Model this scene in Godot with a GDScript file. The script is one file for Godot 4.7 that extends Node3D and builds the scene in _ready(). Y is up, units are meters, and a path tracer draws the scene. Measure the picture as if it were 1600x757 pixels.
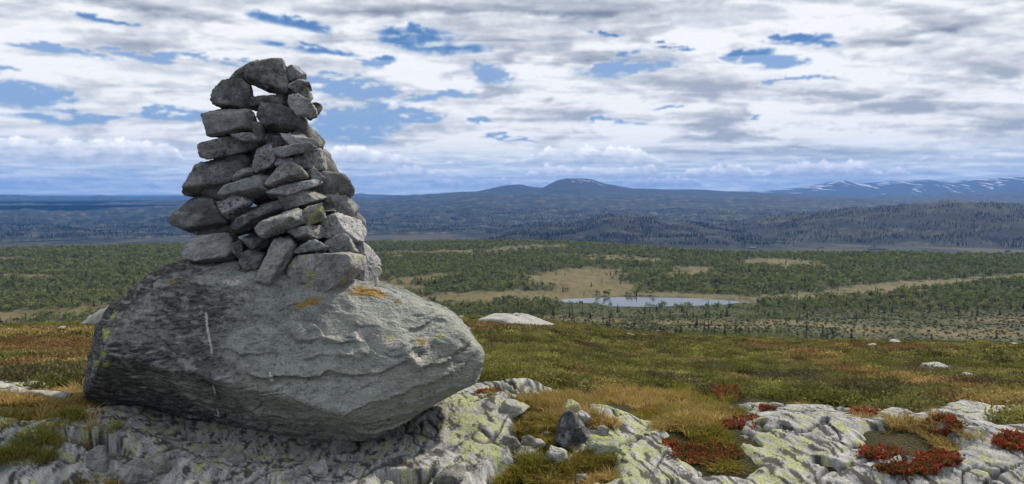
extends Node3D
# A mountain cairn on a boulder above a wide valley. y up, metres.

const F := 1160.0          # focal length in photo pixels (photo 1600 x 757)
const HORIZON := 305.0     # photo row of the true horizon
const LAKE_Y := -105.0
var eye := Vector3(0, 1.6, 0)
var fwd := Vector3.FORWARD
var upv := Vector3.UP
var rng := RandomNumberGenerator.new()
var n_a := FastNoiseLite.new()   # value for shapes
var n_b := FastNoiseLite.new()
var n_c := FastNoiseLite.new()
var n_cell := FastNoiseLite.new()
var used_names := {}
var topo := {}
var M := {}

# ---------------------------------------------------------------- helpers
func ray(px: float, py: float) -> Vector3:
	return fwd + Vector3((px - 800.0) / F, 0, 0) - upv * ((py - 378.5) / F)

func at(px: float, py: float, depth: float) -> Vector3:
	return eye + ray(px, py) * depth

func to_px(p: Vector3) -> Vector2:
	var q := p - eye
	var d := maxf(q.dot(fwd), 0.3)
	return Vector2(800.0 + F * q.x / d, 378.5 - F * q.dot(upv) / d)

func numbered(called: String) -> String:
	var k: int = used_names.get(called, 0)
	used_names[called] = k + 1
	return called if k == 0 else "%s_%03d" % [called, k]

func tag(o: Node, label: String, category: String, group := "", kind := "") -> void:
	if label: o.set_meta("label", label)
	if category: o.set_meta("category", category)
	if group: o.set_meta("group", group)
	if kind: o.set_meta("kind", kind)

func mesh_node(called: String, m: Mesh, mat: Material, parent: Node = self) -> MeshInstance3D:
	var o := MeshInstance3D.new()
	o.name = numbered(called) if parent == self else called
	o.mesh = m
	if mat: o.material_override = mat
	parent.add_child(o, true)
	return o

func interp(t: Array, x: float) -> float:
	if x <= t[0]: return t[1]
	var n := t.size()
	for i in range(2, n, 2):
		if x <= t[i]:
			var k: float = (x - t[i - 2]) / (t[i] - t[i - 2])
			return lerpf(t[i - 1], t[i + 1], k)
	return t[n - 1]

func smooth_interp(t: Array, x: float) -> float:
	if x <= t[0]: return t[1]
	var n := t.size()
	for i in range(2, n, 2):
		if x <= t[i]:
			var k: float = (x - t[i - 2]) / (t[i] - t[i - 2])
			return lerpf(t[i - 1], t[i + 1], k * k * (3.0 - 2.0 * k))
	return t[n - 1]

func ellipse(e: Array, x: float, y: float) -> float:
	# e = [cx, cy, rx, ry, tilt degrees]; 1 at the centre, 0 at the rim, below 0 outside
	var dx: float = x - e[0]
	var dy: float = y - e[1]
	if e.size() > 4:
		var a: float = deg_to_rad(e[4])
		var c := cos(a)
		var s := sin(a)
		var t := dx * c + dy * s
		dy = dy * c - dx * s
		dx = t
	dx /= e[2]
	dy /= e[3]
	return 1.0 - sqrt(dx * dx + dy * dy)

var packed := {}
func pack(list: Array) -> PackedFloat32Array:
	# the same ellipses as flat numbers: cx, cy, 1/rx, 1/ry, cos, sin, reach
	var p := PackedFloat32Array()
	for e in list:
		var a: float = deg_to_rad(e[4]) if e.size() > 4 else 0.0
		p.append_array(PackedFloat32Array([e[0], e[1], 1.0 / e[2], 1.0 / e[3], cos(a), sin(a), 1.5 * maxf(absf(e[3] * cos(a)) + absf(e[2] * sin(a)), e[3]) + 6.0]))
	return p

func nearest_ellipse(p: PackedFloat32Array, x: float, y: float) -> float:
	# the largest of the ellipses' values; -1 far from all
	var best := -1.0
	for i in range(0, p.size(), 7):
		var dy := y - p[i + 1]
		if absf(dy) > p[i + 6]: continue
		var dx := x - p[i]
		var u := (dx * p[i + 4] + dy * p[i + 5]) * p[i + 2]
		var v := (dy * p[i + 4] - dx * p[i + 5]) * p[i + 3]
		var k := 1.0 - sqrt(u * u + v * v)
		if k > best: best = k
	return best

func grid_mesh(pts: PackedVector3Array, cols: PackedColorArray, w: int, h: int) -> ArrayMesh:
	# rows run away from the eye, columns from left to right
	var idx := PackedInt32Array()
	idx.resize((w - 1) * (h - 1) * 6)
	var nor := PackedVector3Array()
	nor.resize(w * h)
	var k := 0
	for j in h:
		for i in w:
			var a := j * w + i
			var dx := pts[j * w + mini(i + 1, w - 1)] - pts[j * w + maxi(i - 1, 0)]
			var dz := pts[mini(j + 1, h - 1) * w + i] - pts[maxi(j - 1, 0) * w + i]
			nor[a] = dx.cross(dz).normalized()
			if i < w - 1 and j < h - 1:
				idx[k] = a; idx[k + 1] = a + w; idx[k + 2] = a + 1
				idx[k + 3] = a + 1; idx[k + 4] = a + w; idx[k + 5] = a + w + 1
				k += 6
	var arr := []
	arr.resize(Mesh.ARRAY_MAX)
	arr[Mesh.ARRAY_VERTEX] = pts
	arr[Mesh.ARRAY_NORMAL] = nor
	if cols.size(): arr[Mesh.ARRAY_COLOR] = cols
	arr[Mesh.ARRAY_INDEX] = idx
	var m := ArrayMesh.new()
	m.add_surface_from_arrays(Mesh.PRIMITIVE_TRIANGLES, arr)
	return m

func threaded_rows(h: int, f: Callable) -> Array:
	var threads := []
	for k in 4:
		var t := Thread.new()
		t.start(some_rows.bind(h, k, f))
		threads.append(t)
	var out := []
	out.resize(h)
	for k in 4:
		var part: Array = threads[k].wait_to_finish()
		for i in part.size(): out[k + 4 * i] = part[i]
	return out

func some_rows(h: int, first: int, f: Callable) -> Array:
	var out := []
	for j in range(first, h, 4): out.append(f.call(j))
	return out

func noise_tex(seed_: int, freq: float, offs: PackedFloat32Array, cols: PackedColorArray, type := FastNoiseLite.TYPE_SIMPLEX_SMOOTH, oct := 5, size := 512, fractal := FastNoiseLite.FRACTAL_FBM, warp := 0.0) -> NoiseTexture2D:
	var t := NoiseTexture2D.new()
	var n := FastNoiseLite.new()
	n.seed = seed_
	n.noise_type = type
	n.frequency = freq
	n.fractal_type = fractal
	n.fractal_octaves = oct
	if warp > 0.0:
		n.domain_warp_enabled = true
		n.domain_warp_amplitude = warp
		n.domain_warp_frequency = freq
	t.noise = n
	t.width = size
	t.height = size
	t.seamless = true
	t.seamless_blend_skirt = 0.3
	if offs.size():
		var g := Gradient.new()
		g.offsets = offs
		g.colors = cols
		t.color_ramp = g
	return t

func grey(v: float) -> Color: return Color(v, v, v)

func ground_mat(tex: Texture2D, scale: float, bump: Texture2D, cm: float, rough := 0.95) -> StandardMaterial3D:
	var m := StandardMaterial3D.new()
	m.vertex_color_use_as_albedo = true
	m.albedo_texture = tex
	m.roughness = rough
	m.metallic_specular = 0.3
	m.uv1_triplanar = true
	m.uv1_world_triplanar = true
	m.uv1_scale = Vector3.ONE * scale
	if bump:
		m.heightmap_enabled = true
		m.heightmap_texture = bump
		m.heightmap_scale = cm
	return m

# ---------------------------------------------------------------- camera, sky, sun
func set_view() -> void:
	var pitch := atan((378.5 - HORIZON) / F)
	fwd = Vector3(0, -sin(pitch), -cos(pitch))
	upv = Vector3(0, cos(pitch), -sin(pitch))
	var c := Camera3D.new()
	c.name = "camera"
	add_child(c)
	c.position = eye
	c.rotation = Vector3(-pitch, 0, 0)
	c.fov = rad_to_deg(2.0 * atan(378.5 / F))
	c.near = 0.05
	c.far = 120000.0
	c.current = true
	var sun := DirectionalLight3D.new()
	sun.name = "sun"
	add_child(sun)
	sun.look_at_from_position(Vector3.ZERO, -Vector3(0.50, 0.70, -0.52), Vector3.UP)
	sun.light_energy = 1.35
	sun.light_color = Color(1.0, 0.96, 0.89)
	sun.light_angular_distance = 3.0
	sun.shadow_enabled = true
	var env := Environment.new()
	env.background_mode = Environment.BG_SKY
	env.tonemap_mode = Environment.TONE_MAPPER_LINEAR
	env.tonemap_exposure = 1.27
	env.sdfgi_enabled = true
	env.ssao_enabled = true
	env.ssil_enabled = true
	env.fog_enabled = true
	env.fog_density = 0.000038
	env.fog_light_color = Color(0.41, 0.66, 1.0)
	var sky := Sky.new()
	var pm := PanoramaSkyMaterial.new()
	pm.panorama = ImageTexture.create_from_image(make_sky())
	sky.sky_material = pm
	env.sky = sky
	var we := WorldEnvironment.new()
	we.name = "world"
	we.environment = env
	add_child(we)

# openings of blue between the clouds, in photo pixels: cx, cy, rx, ry, tilt
const BLUE := [[672, 68, 62, 20, 2], [760, 118, 52, 17, 12], [690, 154, 62, 9, -3], [975, 106, 50, 21, -8], [1192, 96, 40, 12, -4],
	[1262, 70, 52, 8, -4], [590, 100, 34, 10, 5], [30, 148, 85, 20, 4], [95, 182, 85, 9, 2], [270, 180, 70, 8, 0], [555, 140, 60, 16, 0], [560, 185, 85, 26, -4],
	[545, 208, 75, 12, -3], [455, 38, 62, 9, 12], [480, 78, 60, 7, 8], [270, 96, 60, 5, 2], [110, 84, 90, 6, 8], [958, 59, 22, 4, 0], [1035, 75, 26, 4, 0], [1245, 128, 55, 4, -8],
	[640, 184, 50, 8, -4], [760, 191, 22, 6, 0], [802, 219, 24, 4, 0], [950, 190, 40, 4, 0], [385, 100, 60, 5, 3], [150, 32, 60, 4, 10], [1165, 182, 18, 3, 0], [20, 115, 30, 4, 0], [1018, 165, 25, 4, -3]]
# thicker grey cloud
const DARK := [[845, 89, 120, 17, -2], [1110, 133, 95, 24, -3], [1090, 192, 65, 26, 0], [1430, 47, 110, 12, -4], [1590, 122, 60, 14, 8], [780, 148, 70, 12, 0], [60, 232, 110, 24, 4], [1420, 170, 130, 14, -3],
	[1560, 190, 80, 18, -4], [900, 178, 60, 9, 0], [230, 78, 110, 14, 3], [1320, 150, 90, 8, 0], [700, 20, 300, 14, 0], [250, 20, 160, 12, 8], [1250, 240, 260, 12, 0], [1480, 255, 250, 16, 0], [1370, 70, 60, 14, -3], [560, 275, 200, 8, 0], [220, 262, 200, 9, 0]]
# bright thin cloud
const BRIGHT := [[690, 128, 75, 19, 6], [560, 90, 120, 20, 6], [110, 160, 80, 9, 3], [1200, 170, 60, 14, 0], [950, 160, 110, 14, 2], [880, 125, 90, 16, 0], [1280, 215, 160, 12, -3], [60, 105, 120, 14, 5], [700, 240, 200, 12, 0], [1060, 70, 110, 18, -3], [1400, 220, 120, 8, -3], [600, 162, 34, 6, 4], [580, 148, 40, 5, -4]]

func make_sky() -> Image:
	var W := 4096
	var H := 2048
	var warp := FastNoiseLite.new()
	warp.seed = 5; warp.frequency = 1.0; warp.fractal_octaves = 3
	var fine := FastNoiseLite.new()
	fine.seed = 11; fine.frequency = 1.0; fine.fractal_octaves = 5; fine.noise_type = FastNoiseLite.TYPE_SIMPLEX_SMOOTH
	var shade := FastNoiseLite.new()
	shade.seed = 23; shade.frequency = 1.0; shade.fractal_octaves = 5; shade.fractal_gain = 0.55
	var puff := FastNoiseLite.new()
	puff.seed = 31; puff.frequency = 1.0; puff.noise_type = FastNoiseLite.TYPE_CELLULAR; puff.fractal_octaves = 4; puff.fractal_gain = 0.55
	puff.cellular_return_type = FastNoiseLite.RETURN_DISTANCE
	# beyond the frame every second row does
	var rows := threaded_rows(H / 2, func(j): return sky_row(j, W, H, warp, fine, shade, puff) if j % 4 == 0 or j > 780 else PackedByteArray())
	for j in H / 2:
		if rows[j].is_empty(): rows[j] = rows[j - 1]
	var data := PackedByteArray()
	for j in H / 2:
		data.append_array(rows[j])
	var low := PackedByteArray()
	low.resize(W * 3)
	for i in W:
		low[i * 3] = 74; low[i * 3 + 1] = 82; low[i * 3 + 2] = 88
	for j in H / 2:
		data.append_array(low)
	return Image.create_from_data(W, H, false, Image.FORMAT_RGB8, data)

func sky_row(j: int, W: int, H: int, warp: FastNoiseLite, fine: FastNoiseLite, shade: FastNoiseLite, puff: FastNoiseLite) -> PackedByteArray:
	var out := PackedByteArray()
	out.resize(W * 3)
	var el := (0.5 - (j + 0.5) / H) * PI
	var se := sin(el)
	var ce := cos(el)
	var step := 1
	for i in W:
		var az := wrapf((i + 0.5) / W * TAU, -PI, PI)   # the picture begins ahead of the viewer
		var inside := absf(az) < 0.75 and el < 0.36
		if not inside and i % 8 > 0 and i > 7:
			out[i * 3] = out[i * 3 - 3]; out[i * 3 + 1] = out[i * 3 - 2]; out[i * 3 + 2] = out[i * 3 - 1]
			continue
		var px := 800.0 + F * tan(clampf(az, -1.2, 1.2))
		var py := HORIZON - F * tan(minf(el, 1.2)) / maxf(cos(az), 0.3)
		# the cloud layer lies in a shell: farther out it is foreshortened
		var s := 1.0 / (se + 0.10)
		var qx := sin(az) * ce * s
		var qz := -cos(az) * ce * s
		var wx := warp.get_noise_2d(qx * 0.7 + 3.0, qz * 1.4)
		var wz := warp.get_noise_2d(qx * 0.7 - 9.0, qz * 1.4 + 5.0)
		var ax := qx * 0.55 + wx * 0.35 + qz * 0.10
		var azz := qz * 1.25 + wz * 0.30
		var c := fine.get_noise_3d(ax * 1.15, azz * 1.15, 2.0)
		var cf := fine.get_noise_3d(ax * 4.5, azz * 4.5, 7.0)
		var u := az * F
		var w := el * F
		var d1 := fine.get_noise_2d(u / 230.0 + 3.0, w / 62.0)
		var d2 := fine.get_noise_2d(u / 80.0 + 40.0, w / 24.0 + d1)
		var d3 := fine.get_noise_2d(u / 26.0 + 80.0, w / 10.0 + d2) if inside else 0.0
		var open := 0.0      # how far this direction opens to the blue
		if inside:
			var ex := px + d1 * 70.0 + d2 * 34.0
			var ey := py + d1 * 14.0 + d2 * 11.0 + d3 * 3.0
			for e in BLUE:
				if absf(px - e[0]) < e[2] * 2.0 + 60.0 and absf(py - e[1]) < e[3] * 3.0 + 30.0:
					open = maxf(open, 1.0 - (1.0 - ellipse(e, ex, ey)) * 0.80 + 0.08)
			open = open * 0.95 + (d2 * 0.22 + d3 * 0.16) * smoothstep(0.0, 0.35, open) + maxf(0.0, -c - 0.34) * 0.9
		else:
			open = maxf(0.0, -c - 0.16) * 2.2
		var cover := 1.0 - smoothstep(0.02, 0.70, open + cf * 0.12 + d3 * 0.16 * smoothstep(0.0, 0.3, open)) * (0.93 + 0.25 * minf(0.0, d2 + d3))
		# light through the layer
		var t := shade.get_noise_3d(ax * 1.6 + 4.0, azz * 1.9, 0.0) * 0.62 + shade.get_noise_3d(ax * 4.0, azz * 6.5, 9.0) * 0.24
		t += d1 * 0.30 + d2 * 0.16 + d3 * 0.10
		t += (absf(fine.get_noise_2d(u / 280.0 + d1 * 0.4 + 9.0, w / 66.0)) - 0.17) * 0.95 + (absf(fine.get_noise_2d(u / 90.0 + 19.0, w / 26.0 + d1)) - 0.17) * 0.26
		if inside:
			var dx := px + d1 * 90.0 + d2 * 40.0
			var dy := py + d1 * 16.0 + d2 * 9.0 + d3 * 3.0
			for e in DARK:
				if absf(py - e[1]) < e[3] * 2.5 + 12.0:
					t -= 0.50 * smoothstep(-0.15, 0.75, ellipse(e, dx, dy))
			for e in BRIGHT:
				if absf(py - e[1]) < e[3] * 2.5 + 12.0:
					t += 0.34 * smoothstep(-0.1, 0.7, ellipse(e, dx, dy))
		var lum := clampf(0.82 + t * 0.84, 0.0, 1.0)
		# a rim of thin bright cloud beside each opening
		lum = lerpf(lum, maxf(lum, 0.92), clampf(open * 2.2, 0.0, 1.0) * 0.6)
		var r := lerpf(116.0, 228.0, lum)
		var g := lerpf(126.0, 229.0, lum)
		var b := lerpf(144.0, 231.0, lum)
		var eld := rad_to_deg(el)
		# blue air
		var k := clampf(eld / 14.0, 0.0, 1.0)
		var br := lerpf(136.0, 70.0, sqrt(k))
		var bg := lerpf(168.0, 112.0, sqrt(k))
		var bb := lerpf(200.0, 166.0, sqrt(k))
		# towards the horizon the layer thins into streaks of blue-grey
		var lowk := 1.0 - smoothstep(1.2, 4.6, eld)
		if lowk > 0.0:
			var st := shade.get_noise_2d(az * 7.0 + 3.0, eld * 3.4 + wx * 0.5) + 0.45 * fine.get_noise_2d(az * 26.0, eld * 6.0)
			var v := clampf(0.47 + st * 0.75, 0.0, 1.0)
			r = lerpf(r, lerpf(150.0, 240.0, v), lowk)
			g = lerpf(g, lerpf(172.0, 242.0, v), lowk)
			b = lerpf(b, lerpf(200.0, 244.0, v), lowk)
			cover = maxf(cover, lowk)
		r = lerpf(br, r, cover); g = lerpf(bg, g, cover); b = lerpf(bb, b, cover)
		# heaped cumulus in rows above the horizon, flat below and billowing above
		if eld < 6.5:
			for l in 3:
				var base: float = [2.35, 1.35, 0.7][l]
				var big: float = [1.0, 0.75, 0.45][l]
				var amount: float = fine.get_noise_2d(az * [3.4, 5.0, 8.0][l] + 17.0 * l, 3.0 + l) + [0.02, 0.08, 0.05][l]
				if l == 0:
					amount += 0.45 * exp(-pow((px - 130.0) / 150.0, 2.0)) + 0.16 * exp(-pow((px - 560.0) / 90.0, 2.0)) - 0.3 * exp(-pow((px - 1350.0) / 260.0, 2.0))
				elif l == 1:
					amount += 0.22 * exp(-pow((px - 740.0) / 170.0, 2.0)) + 0.15 * exp(-pow((px - 1010.0) / 70.0, 2.0)) + 0.1 * exp(-pow((px - 280.0) / 160.0, 2.0))
				if amount <= 0.0: continue
				var tall := big * clampf(amount * 4.2, 0.0, 1.5)
				var cell := puff.get_noise_2d(az * (46.0 + 20.0 * l), eld * (0.95 + 0.5 * l) + l * 9.0)
				var top := base + tall * (0.85 - 0.75 * (cell + 0.55)) + 0.10 * fine.get_noise_2d(az * 120.0, eld * 3.0)
				var a := smoothstep(0.0, 0.06, top - eld) * smoothstep(-0.25, 0.12, eld - base + 0.12 * cf)
				if a <= 0.0: continue
				var hgt := clampf((eld - base) / maxf(tall, 0.15), 0.0, 1.0)
				var v := clampf(0.26 + 0.66 * hgt - 0.55 * (cell + 0.45) + 0.25 * cf, 0.0, 1.0)
				var dim: float = [1.0, 0.97, 0.93][l]
				r = lerpf(r, lerpf(140.0, 250.0, v) * dim, a); g = lerpf(g, lerpf(155.0, 250.0, v) * dim, a); b = lerpf(b, lerpf(182.0, 250.0, v), a)
		out[i * 3] = int(clampf(r, 0, 255)); out[i * 3 + 1] = int(clampf(g, 0, 255)); out[i * 3 + 2] = int(clampf(b, 0, 255))
	return out

# ---------------------------------------------------------------- the lie of the land
const HEATH_EDGE := [-600, 520, 0, 511, 160, 506, 420, 501, 700, 499, 800, 497, 870, 505, 1000, 523, 1200, 533, 1400, 537, 1600, 541, 2200, 550]
const HEATH_FALL := [5.2, 138.0, 6.5, 97.0, 8.0, 76.0, 10.0, 58.0, 14.0, 38.0, 18.0, 26.0, 30.0, 8.0, 55.0, 0.0]
const PLATEAU_EDGE := [-600, 394, 0, 389, 120, 388, 300, 384, 580, 382, 700, 380, 800, 378.5, 900, 382, 1000, 389, 1080, 396, 1150, 399, 1400, 400, 1600, 404, 2200, 410]

func heath_height(x: float, z: float) -> float:
	var r := sqrt(x * x + z * z)
	var px := 800.0 + F * clampf(x / maxf(-z, 0.3), -1.6, 1.6)
	if z > 0.0: px = 800.0 + 1800.0 * signf(x)
	var rr := clampf(r, 5.2, 55.0)
	var row := interp(HEATH_EDGE, px) + interp(HEATH_FALL, rr)
	var fall := (row - HORIZON) / F
	var h: float = 1.6 - rr * fall / sqrt(1.0 + pow((px - 800.0) / F, 2.0))
	if r < 5.2:
		var k := clampf((r - 3.6) / 1.6, 0.0, 1.0)
		h = lerpf(-0.06, h, k * k * (3.0 - 2.0 * k))
	if r > 55.0:
		h -= (r - 55.0) * 0.24
	var w := clampf((r - 5.0) / 10.0, 0.0, 1.0)
	h += w * 0.16 * n_a.get_noise_2d(x * 0.32, z * 0.32) + w * 0.05 * n_b.get_noise_2d(x * 1.4, z * 1.4)
	h += (1.0 - w) * 0.03 * n_b.get_noise_2d(x * 1.7, z * 1.7)
	# bare rock lies under and before the boulder, the soil is gone
	if r < 8.0: h -= 0.14 * smoothstep(1.5, 0.75, Vector2((x + 1.35) / 1.22, (z + 4.5) / 0.95).length())
	return h

const ROCK_TOP := [-600, 650, 0, 648, 60, 634, 100, 668, 135, 690, 500, 640, 680, 622, 735, 606, 800, 607, 905, 606, 925, 616, 960, 640, 1140, 640, 1152, 615, 1250, 624, 1330, 634, 1420, 655, 1480, 652, 1520, 648, 1600, 664, 2200, 720]
# soil between the slabs of bedrock, photo pixels on the ground
const SOIL := [[70, 700, 130, 26, -12], [100, 655, 60, 12, 0], [865, 640, 60, 26, -10], [850, 700, 42, 30, 0], [840, 752, 70, 24, 0], [930, 735, 36, 16, 0], [1040, 636, 120, 22, 4], [1095, 672, 52, 34, 20], [1110, 712, 58, 30, 20],
	[1420, 726, 74, 20, 12], [1395, 656, 60, 7, 14], [1585, 700, 45, 17, 8], [1165, 655, 30, 9, 15], [1290, 747, 16, 6, 20], [790, 630, 32, 8, 0], [1350, 648, 40, 7, 10], [640, 748, 34, 7, 0], [140, 752, 60, 9, 0]]

func rock_share(x: float, z: float) -> float:
	if z > -1.2: return 1.0
	var p := to_px(Vector3(x, 0.0, z))
	var j := n_b.get_noise_2d(x * 2.2, z * 2.2)
	var px := p.x + j * 22.0
	var row := p.y + n_b.get_noise_2d(x * 2.2 + 40.0, z * 2.2) * 9.0
	var m := smoothstep(-7.0, 5.0, row - interp(ROCK_TOP, px))
	if m > 0.0: m *= 1.0 - smoothstep(-0.45, 0.40, nearest_ellipse(packed.soil, px, row))
	return m

func saw(w: float) -> float:
	var f := w - floorf(w)
	return f * smoothstep(1.0, 0.86, f)

func rock_height(x: float, z: float) -> float:
	var m := rock_share(x, z)
	var s := heath_height(x, z)
	var warp := n_a.get_noise_2d(x * 0.9, z * 0.9)
	var j := n_b.get_noise_2d(x * 3.0, z * 3.0)
	var bl := Vector2((x + 1.5) / 1.9, (z + 4.35) / 0.8).length()
	var calm := smoothstep(1.0, 0.6, bl)   # flat ground in front of the boulder
	var hump := 0.035 + 0.042 * warp * (1.0 - 0.5 * calm)
	hump += 0.12 * smoothstep(1.5, 0.75, Vector2((x + 1.35) / 1.22, (z + 4.5) / 0.95).length())
	# the layers of the rock stand on edge and run away from the viewer
	var u := x * 0.94 - z * 0.22 + 0.07 * n_c.get_noise_2d(x * 0.42, z * 0.42)
	hump += (1.0 - calm) * (0.018 * saw(u * 1.5 + warp * 0.9 + j * 0.06) + 0.006 * saw(u * 6.3 + warp * 2.0 + j * 0.5 + 0.3))
	hump += 0.004 * j + 0.003 * n_c.get_noise_2d(x * 8.0, z * 8.0)
	# joints across
	var v := z * 0.9 + x * 0.35 + warp * 0.5 + j * 0.1
	var f := absf(fposmod(v * 0.9, 1.0) - 0.5)
	hump -= (0.03 - 0.024 * calm) * smoothstep(0.035, 0.0, f)
	var q := absf(n_a.get_noise_2d(x * 1.3 + 31.0, z * 0.8))
	hump -= (0.035 - 0.028 * calm) * smoothstep(0.03, 0.0, q)
	var low := 0.0
	# a hollow under the boulder
	var b := Vector2((x + 1.42) / 1.25, (z + 4.75) / 0.75)
	low = 0.06 * smoothstep(1.0, 0.5, b.length())
	return lerpf(s - 0.06, s + hump, m) - low

func valley_height(x: float, z: float) -> float:
	var r := sqrt(x * x + z * z)
	var px := 800.0 + F * clampf(x / maxf(-z, 0.3), -1.6, 1.6)
	var h := LAKE_Y + 89.0 * pow(clampf(1.0 - (r - 70.0) / 640.0, 0.0, 1.0), 1.6)
	var edge: float = (1.6 - LAKE_Y) * F / (interp(PLATEAU_EDGE, px) - HORIZON) * sqrt(1.0 + pow((px - 800.0) / F, 2.0))
	if r > edge:
		h = lerpf(LAKE_Y, -236.0, smoothstep(0.0, 1.0, (r - edge) / 1500.0))
	# gentle swells, level round the lake
	var w := smoothstep(150.0, 420.0, r)
	var flat := smoothstep(0.0, 60.0, maxf(absf(r - 745.0) - 62.0, (absf(px - 1030.0) - 230.0) * 0.6))
	var sw := n_a.get_noise_2d(x * 0.0035, z * 0.0060) * 7.0 + n_b.get_noise_2d(x * 0.012, z * 0.018) * 1.6
	sw *= clampf((edge + 30.0 - r) / 260.0, 0.12, 1.0)
	if r > edge: sw = n_a.get_noise_2d(x * 0.0016, z * 0.0016) * 3.0
	return h + w * flat * sw

func ground_y(x: float, z: float) -> float:
	var r := sqrt(x * x + z * z)
	if r < 9.5: return maxf(rock_height(x, z), heath_height(x, z))
	if r < 75.0: return heath_height(x, z)
	return valley_height(x, z)

func ground_depth(px: float, py: float, far := 70.0) -> float:
	# how far along the ray through a pixel the ground lies
	var v := ray(px, py)
	var d := 3.2
	var last := d
	while d < far:
		var p := eye + v * d
		if p.y < ground_y(p.x, p.z): break
		last = d
		d += 0.05 + d * d * 0.004
	for k in 6:
		var m := (last + d) * 0.5
		var p := eye + v * m
		if p.y < ground_y(p.x, p.z): d = m
		else: last = m
	return d

func quick_depth(px: float, py: float) -> float:
	# the same for the near ground, by a few steps from a flat start
	var v := ray(px, py)
	var d := 1.6 / -v.y
	for k in 4:
		var p := eye + v * d
		d = lerpf(d, (1.6 - ground_y(p.x, p.z)) / -v.y, 0.8)
	return d

# ---------------------------------------------------------------- colours of the land
const PAL := [Color(0.100, 0.102, 0.028), Color(0.152, 0.148, 0.046), Color(0.060, 0.051, 0.034), Color(0.150, 0.082, 0.042), Color(0.235, 0.170, 0.070), Color(0.27, 0.18, 0.072)]
const HEATH_RED := [[60, 545, 150, 14, -3], [50, 575, 120, 9, -8], [790, 513, 90, 7, 0], [1040, 521, 90, 5, 2], [1330, 583, 90, 12, 14], [1500, 612, 90, 8, 8], [1230, 550, 90, 6, 8], [1400, 548, 120, 5, 2]]
const HEATH_OCHRE := [[60, 523, 150, 6, -2], [130, 640, 60, 16, 0], [30, 632, 80, 10, 0], [1290, 570, 60, 8, 10], [1420, 600, 110, 10, 14], [1560, 640, 80, 12, 10], [820, 503, 60, 5, 0], [700, 500, 30, 5, 0]]
const HEATH_DARK := [[70, 592, 140, 12, -3], [1330, 612, 110, 12, 8], [1230, 592, 70, 9, 0], [1000, 535, 120, 6, 0], [1450, 640, 80, 9, 10]]

func heath_color(x: float, z: float, y: float) -> Color:
	var p := to_px(Vector3(x, y, z))
	var a := n_a.get_noise_2d(x * 0.55 + 11.0, z * 0.30)
	var b := n_b.get_noise_2d(x * 1.5 - 7.0, z * 0.8)
	var c: Color = PAL[0].lerp(PAL[1], smoothstep(-0.25, 0.3, a + b * 0.5))
	c = c.lerp(PAL[2], 0.8 * smoothstep(0.08, 0.38, n_a.get_noise_2d(x * 0.8 - 30.0, z * 0.5) + b * 0.3))
	c = c.lerp(PAL[4], 0.6 * smoothstep(0.22, 0.5, n_b.get_noise_2d(x * 0.5 + 70.0, z * 0.26) + b * 0.25))
	var ox := p.x + b * 40.0
	var oy := p.y + a * 8.0
	c = c.lerp(PAL[3], 0.8 * smoothstep(-0.2, 0.6, nearest_ellipse(packed.red, ox, oy) + b * 0.5))
	c = c.lerp(PAL[4], 0.85 * smoothstep(-0.2, 0.6, nearest_ellipse(packed.ochre, ox, oy) + b * 0.5))
	c = c.lerp(PAL[2], 0.6 * smoothstep(-0.2, 0.6, nearest_ellipse(packed.dark, ox, oy) + b * 0.5))
	return c

const LICHEN_SPOTS := [[745, 655, 60, 22, 30], [740, 690, 55, 25, 35], [965, 700, 70, 34, 10], [985, 655, 60, 14, 20], [30, 660, 70, 22, 0], [880, 628, 30, 10, 0], [1000, 740, 60, 20, 0], [1200, 700, 90, 30, 20], [1190, 735, 80, 20, 20], [720, 625, 60, 10, 0], [1370, 690, 40, 10, 0]]

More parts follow.
